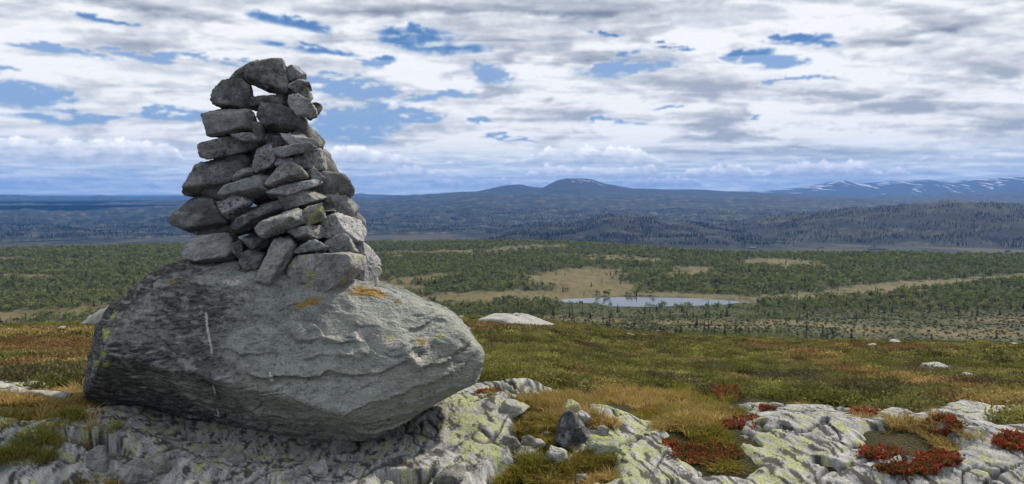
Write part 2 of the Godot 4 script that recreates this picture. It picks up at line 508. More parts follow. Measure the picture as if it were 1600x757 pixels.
func bedrock_color(x: float, z: float, y: float) -> Color:
	var p := to_px(Vector3(x, y, z))
	var warp := n_a.get_noise_2d(x * 0.9, z * 0.9)
	var j := n_b.get_noise_2d(x * 3.0, z * 3.0)
	var u := x * 0.94 - z * 0.22 + 0.07 * n_c.get_noise_2d(x * 0.42, z * 0.42)
	var along := z * 0.94 + x * 0.22
	var f1 := n_b.get_noise_2d(u * 26.0 + warp * 3.0, along * 4.0)
	var f2 := n_b.get_noise_2d(u * 60.0, z * 30.0)
	var f3 := n_c.get_noise_2d(x * 9.0, z * 9.0)
	var c := Color(0.19, 0.195, 0.195).lerp(Color(0.42, 0.42, 0.41), clampf(0.5 + f1 * 1.1 + f2 * 0.5, 0.0, 1.0))
	# map lichen, yellow green
	var l := smoothstep(-0.3, 0.5, nearest_ellipse(packed.lichen, p.x + j * 20.0, p.y))
	var amount := f3 * 0.8 + n_b.get_noise_2d(x * 5.0 + 9.0, z * 5.0) * 0.7 + f2 * 0.5 + l * 0.48
	c = c.lerp(Color(0.34, 0.365, 0.15), 0.75 * smoothstep(0.26, 0.36, amount))
	# black lichen in streaks along the layers and in the joints
	var d := n_b.get_noise_2d(u * 15.0 + j * 0.6 + 50.0, along * 2.3) * 1.3 + f2 * 0.35 + 0.45 * n_b.get_noise_2d(x * 2.6, z * 2.6) + 0.3 * n_b.get_noise_2d(x * 7.0, z * 7.0)
	var before := smoothstep(1.0, 0.6, Vector2((x + 1.5) / 1.9, (z + 4.35) / 0.8).length())
	d = lerpf(d, n_b.get_noise_2d(x * 12.0 + 5.0, z * 7.0) * 1.1 + f2 * 0.5 - 0.04, before)
	c = c.lerp(Color(0.045, 0.045, 0.045), 0.92 * smoothstep(0.20, 0.29, d))
	# and in the joints
	var joint := absf(fposmod((z * 0.9 + x * 0.35 + warp * 0.5 + j * 0.1) * 0.9, 1.0) - 0.5)
	var seam := absf(n_a.get_noise_2d(x * 1.3 + 31.0, z * 0.8))
	c = c.lerp(Color(0.05, 0.048, 0.045), 0.85 * maxf(smoothstep(0.022, 0.008, joint), smoothstep(0.022, 0.008, seam)))
	var cc := saw(u * 6.3 + warp * 2.0 + j * 0.5 + 0.3)
	c = c.lerp(Color(0.06, 0.058, 0.055), 0.75 * smoothstep(0.05, 0.0, cc) * smoothstep(-0.2, 0.3, j + f2))
	return c

func in_poly(p: PackedVector2Array, x: float, y: float) -> bool:
	return Geometry2D.is_point_in_polygon(Vector2(x, y), p)

# open ground between the woods, photo pixels
const MEADOW := [[30, 492, 130, 7, -6], [140, 483, 90, 6, -8], [60, 474, 70, 2.5, -3], [30, 432, 60, 3, 0], [110, 408, 60, 2, 0], [10, 405, 40, 3, 0], [650, 436, 60, 4, -6], [620, 450, 50, 6, 0], [740, 466, 130, 7, -2], [900, 432, 75, 11, -4], [930, 448, 70, 12, 4], [840, 462, 60, 7, 0],
	[800, 463, 120, 6, 0], [1100, 463, 120, 3, 2], [1250, 464, 90, 5, -4], [1390, 450, 95, 7, -5], [1530, 438, 100, 4, -4], [1080, 428, 40, 3, 0], [1220, 411, 60, 6, 2], [680, 395, 130, 3.0, -1], [830, 387, 60, 3.0, -2], [960, 403, 90, 3, 3], [1090, 421, 36, 4, 3],
	[1150, 512, 60, 3.5, -3], [1250, 506, 80, 3.5, 2], [1400, 517, 80, 4, 0], [1330, 512, 60, 3, 2], [1540, 522, 90, 7, 0], [900, 500, 80, 4, 3], [1080, 505, 60, 5, 0], [1570, 500, 60, 4, 0]]

func meadow(px: float, row: float, jx: float, jy: float) -> float:
	return smoothstep(-0.18, 0.12, nearest_ellipse(packed.meadow, px + jx * 40.0, row + jy * 4.0))

func valley_color(x: float, z: float, y: float) -> Color:
	var p := to_px(Vector3(x, y, z))
	var a := n_a.get_noise_2d(x * 0.03, z * 0.02)
	var b := n_b.get_noise_2d(x * 0.05, z * 0.03)
	var g := n_b.get_noise_2d(x * 0.25, z * 0.16)
	var m := meadow(p.x, p.y, b, a)
	var c := Color(0.042, 0.058, 0.020).lerp(Color(0.075, 0.085, 0.028), clampf(0.5 + g, 0, 1))
	var tan_ := Color(0.165, 0.132, 0.052).lerp(Color(0.225, 0.188, 0.095), clampf(0.5 + b * 0.9 + g * 0.4, 0, 1))
	tan_ = tan_.lerp(Color(0.08, 0.085, 0.03), smoothstep(0.05, 0.4, g + a * 0.5) * 0.75)
	c = c.lerp(tan_, m)
	var far_k := smoothstep(1900.0, 2600.0, -z)
	if far_k > 0.0: c = c.lerp(far_color(x, z).lerp(Color(0.085, 0.075, 0.05), smoothstep(-0.15, 0.25, n_b.get_noise_2d(x * 0.002, z * 0.0007))), far_k)
	# pale reindeer moss among the dwarf birch on the flats
	if p.y > 484.0 and p.x > 880.0:
		c = c.lerp(Color(0.070, 0.072, 0.030), 0.7 * (1.0 - m))
		var s := smoothstep(0.12, 0.32, n_b.get_noise_2d(x * 0.35 + 90.0, z * 0.14))
		c = c.lerp(Color(0.18, 0.17, 0.11), s * 0.5 * (1.0 - 0.5 * m))
	return c

func far_color(x: float, z: float) -> Color:
	var a := n_b.get_noise_2d(x * 0.0022, z * 0.0022)
	var b := n_b.get_noise_2d(x * 0.008 + 3.0, z * 0.005)
	var c := Color(0.009, 0.014, 0.009).lerp(Color(0.048, 0.056, 0.030), smoothstep(-0.1, 0.55, a * 0.9 + b * 0.7))
	c = c.lerp(Color(0.085, 0.075, 0.05), smoothstep(0.30, 0.42, n_a.get_noise_2d(x * 0.0016 + 50.0, z * 0.0036) + b * 0.35) * 0.8)
	return c

# ---------------------------------------------------------------- ground meshes
func polar_sheet(columns: PackedFloat32Array, radii: PackedFloat32Array, hf: Callable, cf: Callable) -> ArrayMesh:
	var w := columns.size()
	var h := radii.size()
	var rows := threaded_rows(h, func(j):
		var pts := PackedVector3Array()
		var cols := PackedColorArray()
		pts.resize(w)
		cols.resize(w)
		for i in w:
			var x := radii[j] * sin(columns[i])
			var z := -radii[j] * cos(columns[i])
			var y: float = hf.call(x, z)
			pts[i] = Vector3(x, y, z)
			cols[i] = cf.call(x, z, y)
		return [pts, cols])
	var pts := PackedVector3Array()
	var cols := PackedColorArray()
	for r in rows:
		pts.append_array(r[0])
		cols.append_array(r[1])
	return grid_mesh(pts, cols, w, h)

func angles(half: float, n: int, out_half: float, n_out: int) -> PackedFloat32Array:
	# fine steps where the camera looks, coarse ones beside
	var a := PackedFloat32Array()
	for i in n_out: a.append(-out_half + (out_half - half) * i / n_out)
	for i in n + 1: a.append(-half + 2.0 * half * i / n)
	for i in n_out: a.append(half + (out_half - half) * (i + 1) / n_out)
	return a

func radii(r0: float, r1: float, n: int) -> PackedFloat32Array:
	var a := PackedFloat32Array()
	for i in n + 1: a.append(r0 * pow(r1 / r0, float(i) / n))
	return a

func build_land() -> void:
	var o := mesh_node("bedrock", polar_sheet(angles(0.66, 760, 1.5, 130), radii(2.6, 9.2, 340), rock_height, bedrock_color), M.bedrock)
	tag(o, "", "", "", "structure")
	o = mesh_node("heath_ground", polar_sheet(angles(0.66, 300, PI, 80), radii(0.4, 130.0, 260), heath_height, func(x, z, y): return heath_color(x, z, y) * 0.62), M.soil)
	tag(o, "", "", "", "structure")
	o = mesh_node("valley_ground", polar_sheet(angles(0.68, 520, PI, 60), radii(66.0, 5200.0, 330), valley_height, valley_color), M.valley)
	tag(o, "", "", "", "structure")
	lake()
	# hills and mountains, each a crest line in photo pixels with its distance
	hill("valley_hills", [-700, 330, 0, 318.5, 70, 318.5, 150, 319.5, 240, 314, 330, 310, 450, 310, 560, 309, 620, 308, 680, 302.5, 760, 301, 900, 303, 1000, 303, 1200, 306, 1500, 312, 2300, 322], 4500.0, 12000.0, -234.0, 34.0, 70)
	hill("wooded_hill", [-700, 420, 300, 402, 560, 390, 660, 378, 740, 366, 820, 353, 900, 346, 950, 337, 1000, 338, 1060, 346, 1120, 353, 1200, 368, 1400, 395, 2300, 420], 3300.0, 4600.0, -238.0, 16.0, 40)
	hill("wooded_ridge", [-700, 420, 900, 396, 1000, 372, 1090, 354, 1160, 344, 1230, 337, 1300, 329, 1380, 321, 1440, 318, 1500, 314, 1560, 317, 1620, 322, 1750, 318, 2300, 330], 3900.0, 5000.0, -236.0, 18.0, 40)
	hill("mountain", [-700, 330, 300, 325, 560, 311, 600, 308.5, 690, 302, 745, 299, 765, 295, 790, 290, 815, 289, 832, 292.5, 848, 293.5, 858, 288, 872, 281.5, 888, 279, 915, 279, 928, 281, 945, 288, 962, 290, 990, 295, 1050, 296, 1100, 297, 1180, 301, 1230, 304, 1300, 311, 2300, 330], 9500.0, 14500.0, -110.0, 22.0, 50)
	hill("far_ridge", [-700, 330, 1000, 318, 1120, 300, 1220, 302.5, 1300, 306, 1400, 306, 1460, 303.5, 1490, 300.5, 1530, 303, 1600, 299.5, 1700, 297, 2300, 303], 12000.0, 16000.0, -90.0, 16.0, 40)
	hill("blue_ridge", [-700, 306, 0, 305, 45, 304.5, 75, 308, 150, 307, 205, 309, 270, 307, 330, 305, 420, 303.5, 560, 303, 620, 306.5, 680, 309, 800, 312, 2300, 318], 16000.0, 20000.0, -100.0, 8.0, 16)
	hill("snow_mountains", [-700, 325, 1060, 312, 1180, 300, 1215, 297, 1250, 293, 1285, 287, 1310, 281, 1330, 284, 1345, 287, 1380, 284, 1420, 283, 1450, 280.5, 1490, 283.5, 1530, 280, 1570, 278, 1600, 276.5, 1700, 277, 1900, 284, 2300, 300], 19000.0, 25000.0, -100.0, 34.0, 70)

var wooded := []
func hill_y(h: Array, px: float, r: float) -> float:
	# height of a hill built below: h = [crest, r0, r1, y0, rough]
	var wig := n_b.get_noise_2d(px * 0.014, h[2] * 0.01) * 4.2 + n_b.get_noise_2d(px * 0.07, h[2] * 0.02) * 1.0
	var yc: float = 1.6 - h[2] * (interp(h[0], px) + wig * 0.8 - HORIZON) / F / sqrt(1.0 + pow((px - 800.0) / F, 2.0))
	var t: float = (r - h[1]) / (h[2] - h[1])
	if t < 0.0 or t > 1.0: return -1e6
	var dir := Vector2((px - 800.0) / F, -1.0).normalized() * r
	var y := lerpf(h[3], yc, lerpf(t * t * (3.0 - 2.0 * t), t, 0.45))
	var k: float = 9.0 / h[2]
	return y + sin(t * PI) * h[4] * (n_b.get_noise_2d(dir.x * k * 0.35, dir.y * k * 0.35) * 1.4 + (0.3 - absf(n_a.get_noise_2d(dir.x * k * 0.8, dir.y * k * 0.8))) * 1.2)

func hill(called: String, crest: Array, r0: float, r1: float, y0: float, rough: float, rows_n: int) -> void:
	if called.begins_with("wooded") or called == "valley_hills": wooded.append([crest, r0, r1, y0, rough])
	var snow := called == "snow_mountains"
	var bare := called == "mountain"
	var w := 720
	rows_n = int(rows_n * 1.25)
	var h := rows_n + 9
	var rows := threaded_rows(h, func(j):
		var pts := PackedVector3Array()
		var cols := PackedColorArray()
		for i in w:
			var px := interp([0, -900, 40, -60, 680, 1660, 719, 2500], i)
			var dir := Vector2((px - 800.0) / F, -1.0).normalized()
			var top: float = interp(crest, px)
			var wig := n_b.get_noise_2d(px * 0.014, r1 * 0.01) * 4.2 + n_b.get_noise_2d(px * 0.07, r1 * 0.02) * 1.0
			var yc: float = 1.6 - r1 * (top + wig * (0.25 if bare or snow else 0.8) - HORIZON) / F / sqrt(1.0 + pow((px - 800.0) / F, 2.0))
			var t := float(j) / rows_n
			var r := lerpf(r0, r1, minf(t, 1.0))
			if t > 1.0: r = r1 + (t - 1.0) * (r1 - r0) * 1.4
			var x := dir.x * r
			var z := dir.y * r
			var e := minf(t, 1.0)
			var s := e * e * (3.0 - 2.0 * e)
			s = lerpf(s, e, 0.45)
			var y := lerpf(y0, yc, s)
			if t > 1.0: y = lerpf(yc, y0, smoothstep(0.0, 0.16, t - 1.0))
			var mid := sin(minf(t, 1.0) * PI)
			var k := 9.0 / r1
			y += mid * rough * (n_b.get_noise_2d(x * k * 0.35, z * k * 0.35) * 1.4 + (0.3 - absf(n_a.get_noise_2d(x * k * 0.8, z * k * 0.8))) * 1.2)
			pts.append(Vector3(x, y, z))
			var c := far_color(x, z)
			if not bare and not snow: c *= clampf(1.0 + 1.7 * n_b.get_noise_2d(px * 0.06, t * 9.0) + 1.0 * n_c.get_noise_2d(px * 0.30, t * 34.0), 0.3, 2.6) * (0.7 if called.begins_with("wooded") else 1.15)
			if bare: c = c.lerp(Color(0.020, 0.019, 0.020), smoothstep(0.35, 0.7, t + n_b.get_noise_2d(x * 0.002, z * 0.002) * 0.2))
			if bare and absf(px - 918.0) < 26.0 and t > 0.72 and t < 0.86:
				c = c.lerp(Color(0.8, 0.82, 0.85), smoothstep(0.22, 0.30, n_b.get_noise_2d(px * 0.35, t * 26.0)))
			if snow:
				c = Color(0.035, 0.04, 0.045)
				var sn := n_b.get_noise_2d(px * 0.06 + t * 9.0, t * 3.0) * 1.5 + (t - 0.86) * 0.9
				c = c.lerp(Color(0.85, 0.86, 0.88), smoothstep(0.26, 0.33, sn))
			cols.append(c)
		return [pts, cols])
	var pts := PackedVector3Array()
	var cols := PackedColorArray()
	for r in rows:
		pts.append_array(r[0])
		cols.append_array(r[1])
	var o := mesh_node(called, grid_mesh(pts, cols, w, h), M.far)
	tag(o, "", "", "", "structure")

func lake() -> void:
	var outline := [[868, 470.5], [885, 467.5], [925, 466.2], [960, 465], [1000, 464.6], [1040, 465.4], [1085, 466.4], [1125, 469], [1160, 471.5], [1185, 473.5], [1150, 474.2], [1135, 476.5], [1100, 478], [1050, 479], [1000, 480], [955, 479], [935, 476], [938, 474.4], [905, 474], [880, 472.6]]
	var st := SurfaceTool.new()
	st.begin(Mesh.PRIMITIVE_TRIANGLES)
	var pts := PackedVector2Array()
	for q in outline:
		var v := ray(q[0], q[1])
		var k := (LAKE_Y + 0.35 - eye.y) / v.y
		pts.append(Vector2(v.x * k, v.z * k))
	var tri := Geometry2D.triangulate_polygon(pts)
	for i in range(0, tri.size(), 3):
		for k in [0, 1, 2]:
			st.set_normal(Vector3.UP)
			var q := pts[tri[i + k]]
			st.add_vertex(Vector3(q.x, LAKE_Y + 0.35, q.y))
	var o := mesh_node("lake_water", st.commit(), M.water)
	tag(o, "", "", "", "structure")
	# reaches of the river on the far valley floor
	for reach in [[[1153, 376], [1157, 380], [1166, 384], [1164, 384.6], [1154, 381], [1151, 377]], [[1172, 386], [1182, 386], [1182, 387], [1172, 387]], [[1280, 384.4], [1290, 385], [1288, 386], [1280, 385.4]], [[1356, 388], [1364, 383], [1370, 383.4], [1364, 387.6], [1386, 388.6], [1388, 389.6], [1358, 389.6]], [[1436, 392], [1446, 394], [1444, 395], [1436, 393.2]], [[1571, 391], [1580, 390.6], [1580, 392], [1572, 392.4]]]:
		var rp := PackedVector2Array()
		for q in reach:
			var v := ray(q[0], q[1])
			var k: float = (-231.0 - eye.y) / v.y
			rp.append(Vector2(v.x * k, v.z * k))
		var rt := Geometry2D.triangulate_polygon(rp)
		var sr := SurfaceTool.new()
		sr.begin(Mesh.PRIMITIVE_TRIANGLES)
		for i in rt:
			sr.set_normal(Vector3.UP)
			sr.add_vertex(Vector3(rp[i].x, -231.0, rp[i].y))
		tag(mesh_node("river_water", sr.commit(), M.water), "", "", "", "structure")

# ---------------------------------------------------------------- stones
func sphere_topology(n: int) -> Array:
	if topo.has(n): return topo[n]
	var dirs := PackedVector3Array()
	var idx := PackedInt32Array()
	var seen := {}
	for f in 6:
		var ids := PackedInt32Array()
		for j in n + 1:
			for i in n + 1:
				var a := 2 * i - n
				var b := 2 * j - n
				var key: Vector3i
				match f:
					0: key = Vector3i(n, a, b)
					1: key = Vector3i(-n, a, b)
					2: key = Vector3i(a, n, b)
					3: key = Vector3i(a, -n, b)
					4: key = Vector3i(a, b, n)
					_: key = Vector3i(a, b, -n)
				if not seen.has(key):
					seen[key] = dirs.size()
					var c := Vector3(key) / n
					dirs.append(Vector3(tan(c.x * PI / 4), tan(c.y * PI / 4), tan(c.z * PI / 4)).normalized())
				ids.append(seen[key])
		for j in n:
			for i in n:
				var q: Array = [ids[j * (n + 1) + i], ids[j * (n + 1) + i + 1], ids[(j + 1) * (n + 1) + i + 1], ids[(j + 1) * (n + 1) + i]]
				var out := (dirs[q[1]] - dirs[q[0]]).cross(dirs[q[2]] - dirs[q[0]]).dot(dirs[q[0]]) > 0.0
				if out: q = [q[0], q[3], q[2], q[1]]
				idx.append_array(PackedInt32Array([q[0], q[1], q[2], q[0], q[2], q[3]]))
	topo[n] = [dirs, idx]
	return topo[n]

func rock_radius(dir: Vector3, planes: PackedFloat32Array, p: float) -> float:
	# faces joined by a p-norm, which rounds the edges a little
	var best := 1e-6
	for i in range(0, planes.size(), 4):
		var k := (planes[i] * dir.x + planes[i + 1] * dir.y + planes[i + 2] * dir.z) / planes[i + 3]
		if k > best: best = k
	var s := 0.0
	var least := best * 0.8
	for i in range(0, planes.size(), 4):
		var k := (planes[i] * dir.x + planes[i + 1] * dir.y + planes[i + 2] * dir.z) / planes[i + 3]
		if k > least: s += pow(k / best, p)
	return 1.0 / (best * pow(s, 1.0 / p))

func rock_mesh(planes: PackedFloat32Array, p: float, res: int, amp: float, freq: float, layer: float, bedding: Vector3, bedding_freq: float, off: Vector3, cf: Callable, extra: Variant = null) -> ArrayMesh:
	var t := sphere_topology(res)
	var dirs: PackedVector3Array = t[0]
	var idx: PackedInt32Array = t[1]
	var n := dirs.size()
	var chunk := 2000
	var parts := threaded_rows((n + chunk - 1) / chunk, func(c):
		var vs := PackedVector3Array()
		var cs := PackedColorArray()
		for i in range(c * chunk, mini(n, (c + 1) * chunk)):
			var d := dirs[i]
			var q := d * rock_radius(d, planes, p)
			var o := q + off
			var n1 := n_a.get_noise_3d(o.x * freq, o.y * freq, o.z * freq)
			var n2 := n_b.get_noise_3d(o.x * freq * 3.1, o.y * freq * 3.1, o.z * freq * 3.1)
			var l := saw(o.dot(bedding) * bedding_freq + n1 * 1.0 + n2 * 0.30)
			var l2 := saw(o.dot(bedding) * bedding_freq * 2.7 + n1 * 1.5 + n2 * 0.7)
			var disp := amp * (n1 + 0.5 * n2) + layer * (l - 0.5) * (0.3 + 0.9 * clampf(0.5 + n2 * 1.5, 0.0, 1.0)) + layer * 0.45 * (l2 - 0.5)
			if extra != null: disp += float(extra.call(q, n1, n2))
			q += d * disp
			vs.append(q)
			cs.append(cf.call(q, o, n1, n2))
		return [vs, cs])
	var vs := PackedVector3Array()
	var cs := PackedColorArray()
	for q in parts:
		vs.append_array(q[0])
		cs.append_array(q[1])
	var nor := PackedVector3Array()
	nor.resize(n)
	for i in range(0, idx.size(), 3):
		var a := idx[i]
		var b := idx[i + 1]
		var c := idx[i + 2]
		var f := (vs[c] - vs[a]).cross(vs[b] - vs[a])
		nor[a] += f
		nor[b] += f
		nor[c] += f
	for i in n: nor[i] = nor[i].normalized()
	var arr := []
	arr.resize(Mesh.ARRAY_MAX)
	arr[Mesh.ARRAY_VERTEX] = vs
	arr[Mesh.ARRAY_NORMAL] = nor
	arr[Mesh.ARRAY_COLOR] = cs
	arr[Mesh.ARRAY_INDEX] = idx
	var m := ArrayMesh.new()
	m.add_surface_from_arrays(Mesh.PRIMITIVE_TRIANGLES, arr)
	return m

func add_plane(pl: PackedFloat32Array, n: Vector3, d: float) -> void:
	pl.append_array(PackedFloat32Array([n.x, n.y, n.z, maxf(d, 0.004)]))

func cam_vec(x: float, y: float, z: float) -> Vector3:
	# x right, y up, z towards the viewer
	return Vector3(x, 0, 0) + upv * y - fwd * z

func outline_planes(poly: PackedVector2Array, centre: Vector2, depth: float, thick: float, tilt: float) -> PackedFloat32Array:
	# the flat faces of a stone whose outline is known: one along each edge of the outline, some in front, some behind
	var hull := Geometry2D.convex_hull(poly)
	var pl := PackedFloat32Array()
	var mm := depth / F
	for i in hull.size() - 1:
		var a := hull[i]
		var b := hull[i + 1]
		var e := b - a
		if e.length() < 0.5: continue
		var n2 := Vector2(e.y, -e.x).normalized()
		var d := n2.dot(a - centre)
		if d < 0.0:
			n2 = -n2
			d = -d
		var t := rng.randf_range(-tilt, tilt)
		add_plane(pl, cam_vec(n2.x * cos(t), -n2.y * cos(t), sin(t)), d * mm * cos(t) * 1.015)
	var h := thick * 0.5
	for k in 3:
		var v := Vector3(rng.randf_range(-0.55, 0.55), rng.randf_range(-0.35, 0.55), 1.0).normalized()
		add_plane(pl, cam_vec(v.x, v.y, v.z), h * rng.randf_range(0.82, 1.08))
		v = Vector3(rng.randf_range(-0.5, 0.5), rng.randf_range(-0.4, 0.4), -1.0).normalized()
		add_plane(pl, cam_vec(v.x, v.y, v.z), h * rng.randf_range(0.85, 1.1))
	return pl

func stone_color_fn(base: Color, speck: float, lichen: float, fine := 1.0) -> Callable:
	return func(q: Vector3, o_: Vector3, n1: float, n2: float) -> Color:
		var o := o_ * fine
		var f := n_b.get_noise_3d(o.x * 34.0, o.y * 34.0, o.z * 34.0)
		var g := n_b.get_noise_3d(o.x * 11.0 + 5.0, o.y * 11.0, o.z * 11.0)
		var c := base * clampf(1.0 + 0.28 * n1 + 0.30 * g + 0.25 * f, 0.4, 1.7)
		c = c.lerp(Color(0.36, 0.36, 0.345), 0.4 * smoothstep(0.10, 0.36, g + n1 * 0.4))
		c = c.lerp(Color(0.026, 0.026, 0.027), speck * smoothstep(0.06, 0.26, f - g * 0.3))
		if lichen > 0.0:
			c = c.lerp(Color(0.36, 0.36, 0.06), lichen * smoothstep(0.24, 0.36, n_b.get_noise_3d(o.x * 8.0 + 31.0, o.y * 8.0, o.z * 8.0) + f * 0.3))
		return c

func loose_stone(called: String, label: String, poly: PackedVector2Array, depth: float, thick: float, base: Color, speck: float, lichen: float, parent: Node, where: Vector3, res := 18, p := 20.0, group := "", mat := "stone") -> MeshInstance3D:
	var centre := Vector2.ZERO
	for q in poly: centre += q
	centre /= poly.size()
	var pl := outline_planes(poly, centre, depth, thick, 0.34)
	var off := Vector3(rng.randf_range(-40, 40), rng.randf_range(-40, 40), rng.randf_range(-40, 40))
	var size := (Geometry2D.convex_hull(poly).size()) * 0.0 + thick
	var ld := Vector3(rng.randf_range(-0.5, 0.5), 1.0, rng.randf_range(-0.4, 0.4)).normalized()
	var k := minf(1.0, 0.5 / size)   # coarser features on the big outcrops
	var m := rock_mesh(pl, p, res, minf(0.03 * size, 0.012) if size < 1.0 else 0.045 * size, 7.0 * k, 0.010 / k, ld, 17.0 * k, off, stone_color_fn(base, speck, lichen, k))
	var o := mesh_node(called, m, M[mat], parent)
	o.position = at(centre.x, centre.y, depth) - where
	if parent == self: tag(o, label, "stone", group)
	elif label: o.set_meta("label", label)
	return o

func zoomed(a: Array, x0: float, y0: float, k: float) -> PackedVector2Array:
	var p := PackedVector2Array()
	for i in range(0, a.size(), 2): p.append(Vector2(x0 + a[i] / k, y0 + a[i + 1] / k))
	return p

# ---------------------------------------------------------------- the boulder
const BOULDER_DEPTH := 4.95
var boulder_planes := PackedFloat32Array()
var boulder_at := Vector3.ZERO

func boulder() -> void:
	var outline := PackedVector2Array()
	for q in [[131, 648], [150, 556], [196, 482], [286, 410], [450, 414], [590, 451], [702, 498], [751, 552], [738, 592], [590, 663], [400, 693], [200, 707], [144, 692]]:
		outline.append(Vector2(q[0], q[1]))
	var centre := Vector2(430, 565)
	var mm := BOULDER_DEPTH / F
	for i in outline.size():
		var a := outline[i]
		var b := outline[(i + 1) % outline.size()]
		var e := b - a
		var n2 := Vector2(e.y, -e.x).normalized()
		var d := n2.dot(a - centre)
		if d < 0.0:
			n2 = -n2
			d = -d
		add_plane(boulder_planes, cam_vec(n2.x, -n2.y, 0.0), d * mm * 1.03)
	# faces: a pixel the face passes through, how far it stands before the middle, where it looks
	for f in [[430, 545, 0.60, 0.06, 0.46, 0.86], [307, 562, 0.56, -0.20, -0.72, 0.66], [610, 640, 0.56, 0.16, -0.80, 0.58], [330, 660, 0.36, -0.05, -0.86, 0.50], [215, 600, 0.50, -0.80, 0.10, 0.59],
			[660, 545, 0.46, 0.60, 0.10, 0.79], [680, 605, 0.36, 0.52, -0.62, 0.58], [240, 480, 0.40, -0.42, 0.66, 0.62], [610, 490, 0.38, 0.30, 0.76, 0.58], [430, 428, 0.30, 0.0, 0.94, 0.34]]:
		var n := cam_vec(f[3], f[4], f[5]).normalized()
		var q: Vector3 = Vector3((f[0] - centre.x) * mm, 0, 0) - upv * ((f[1] - centre.y) * mm) - fwd * f[2]
		add_plane(boulder_planes, n, q.dot(n))
	for f in [[0, 0.2, -1, 0.75], [0.6, 0.1, -0.8, 0.95], [-0.6, 0.1, -0.8, 0.95], [0.1, -0.6, -0.8, 0.7], [0.0, 0.75, -0.66, 0.72]]:
		add_plane(boulder_planes, cam_vec(f[0], f[1], f[2]).normalized(), f[3])
	boulder_at = at(centre.x, centre.y, BOULDER_DEPTH)
	var m := rock_mesh(boulder_planes, 64.0, 184, 0.020, 1.6, 0.022, Vector3(0.22, 0.86, 0.34).normalized(), 5.2, Vector3(7, 3, 1), boulder_color, boulder_ledges)
	var o := mesh_node("boulder", m, M.boulder)
	o.position = boulder_at
	tag(o, "huge grey layered boulder carrying the stone cairn", "boulder")

const ORANGE := [[480, 474, 26, 7, -20], [578, 457, 34, 8, 12], [622, 472, 8, 3, 10], [657, 533, 13, 5, 10], [560, 460, 20, 5, 0], [268, 441, 8, 3, -30]]
const YELLOW := [[178, 492, 9, 4, -60], [165, 522, 5, 12, 20], [162, 553, 6, 5, 0], [165, 570, 7, 5, -30], [150, 568, 5, 5, 0], [690, 527, 12, 4, -10], [610, 528, 14, 3, -10]]
const PALE := [[652, 562, 13, 5, -10], [720, 540, 7, 5, 0], [666, 545, 5, 15, 0], [560, 525, 6, 10, 0], [365, 442, 16, 5, 0], [472, 515, 3, 10, 0], [615, 537, 16, 8, 0]]
const VEIN := [[322, 496, 2.2, 9, 0], [323, 512, 1.6, 12, -8], [327, 532, 1.5, 14, -10], [330, 548, 1.2, 6, 0], [334, 610, 1.0, 10, -12], [340, 645, 1.4, 8, -12], [424, 592, 2.6, 5, -10], [421, 585, 1.2, 4, 0]]

# ledges where layers have broken off, as photo pixels: height in metres, reach above in pixels, points
const LEDGES := [[0.030, 46.0, 444, 474, 446, 490, 450, 508, 463, 526, 494, 528, 529, 538, 566, 532], [0.040, 40.0, 378, 580, 423, 588, 463, 583, 514, 578, 554, 583, 595, 573, 640, 562], [0.045, 34.0, 455, 618, 494, 638, 534, 643, 564, 628, 605, 613, 655, 603, 712, 586],
	[0.035, 26.0, 628, 520, 645, 508, 668, 503, 694, 507], [0.040, 34.0, 604, 540, 628, 562, 648, 578, 686, 570, 722, 546], [0.030, 50.0, 236, 512, 262, 532, 284, 553, 300, 566], [0.018, 18.0, 300, 480, 345, 492, 400, 488, 436, 497], [0.016, 16.0, 330, 540, 372, 548, 420, 540, 452, 548],
	[0.020, 22.0, 520, 606, 560, 600, 600, 590], [0.022, 24.0, 470, 560, 500, 552, 540, 558, 580, 548], [0.018, 20.0, 196, 560, 214, 590, 224, 622], [0.016, 18.0, 250, 640, 300, 652, 350, 648, 400, 660], [0.016, 18.0, 540, 500, 575, 505, 600, 515], [0.014, 14.0, 240, 460, 280, 470, 330, 462], [0.020, 16.0, 380, 660, 430, 664, 500, 656, 560, 650]]

func boulder_ledges(q: Vector3, n1: float, n2: float) -> float:
	if q.dot(fwd) > 0.05: return 0.0
	var p := to_px(q + boulder_at) + Vector2(n2 * 14.0, n1 * 16.0 + n2 * 9.0)
	# hairline cracks, steeper than the layers
	var o := q + Vector3(7, 3, 1)
	var crack := absf(n_c.get_noise_3d(o.x * 0.8 + o.y * 0.6, o.y * 4.6 - o.x * 1.1, o.z * 0.9)) + 0.08 * smoothstep(0.05, -0.2, n1)
	var sum := -0.012 * smoothstep(0.04, 0.0, crack)
	for l in LEDGES:
		if p.x < l[2] - 10.0 or p.x > l[l.size() - 2] + 10.0: continue
		for i in range(2, l.size() - 2, 2):
			if p.x < l[i] or p.x >= l[i + 2]: continue
			var k: float = (p.x - l[i]) / (l[i + 2] - l[i])
			var up: float = lerpf(l[i + 1], l[i + 3], k) - p.y
			if up > -3.0 and up < l[1] * 2.5:
				var ends := smoothstep(0.0, 16.0, p.x - l[2]) * smoothstep(0.0, 16.0, l[l.size() - 2] - p.x)
				sum += l[0] * ends * smoothstep(-3.0, 0.5, up) * exp(-maxf(up, 0.0) / l[1])
	return sum

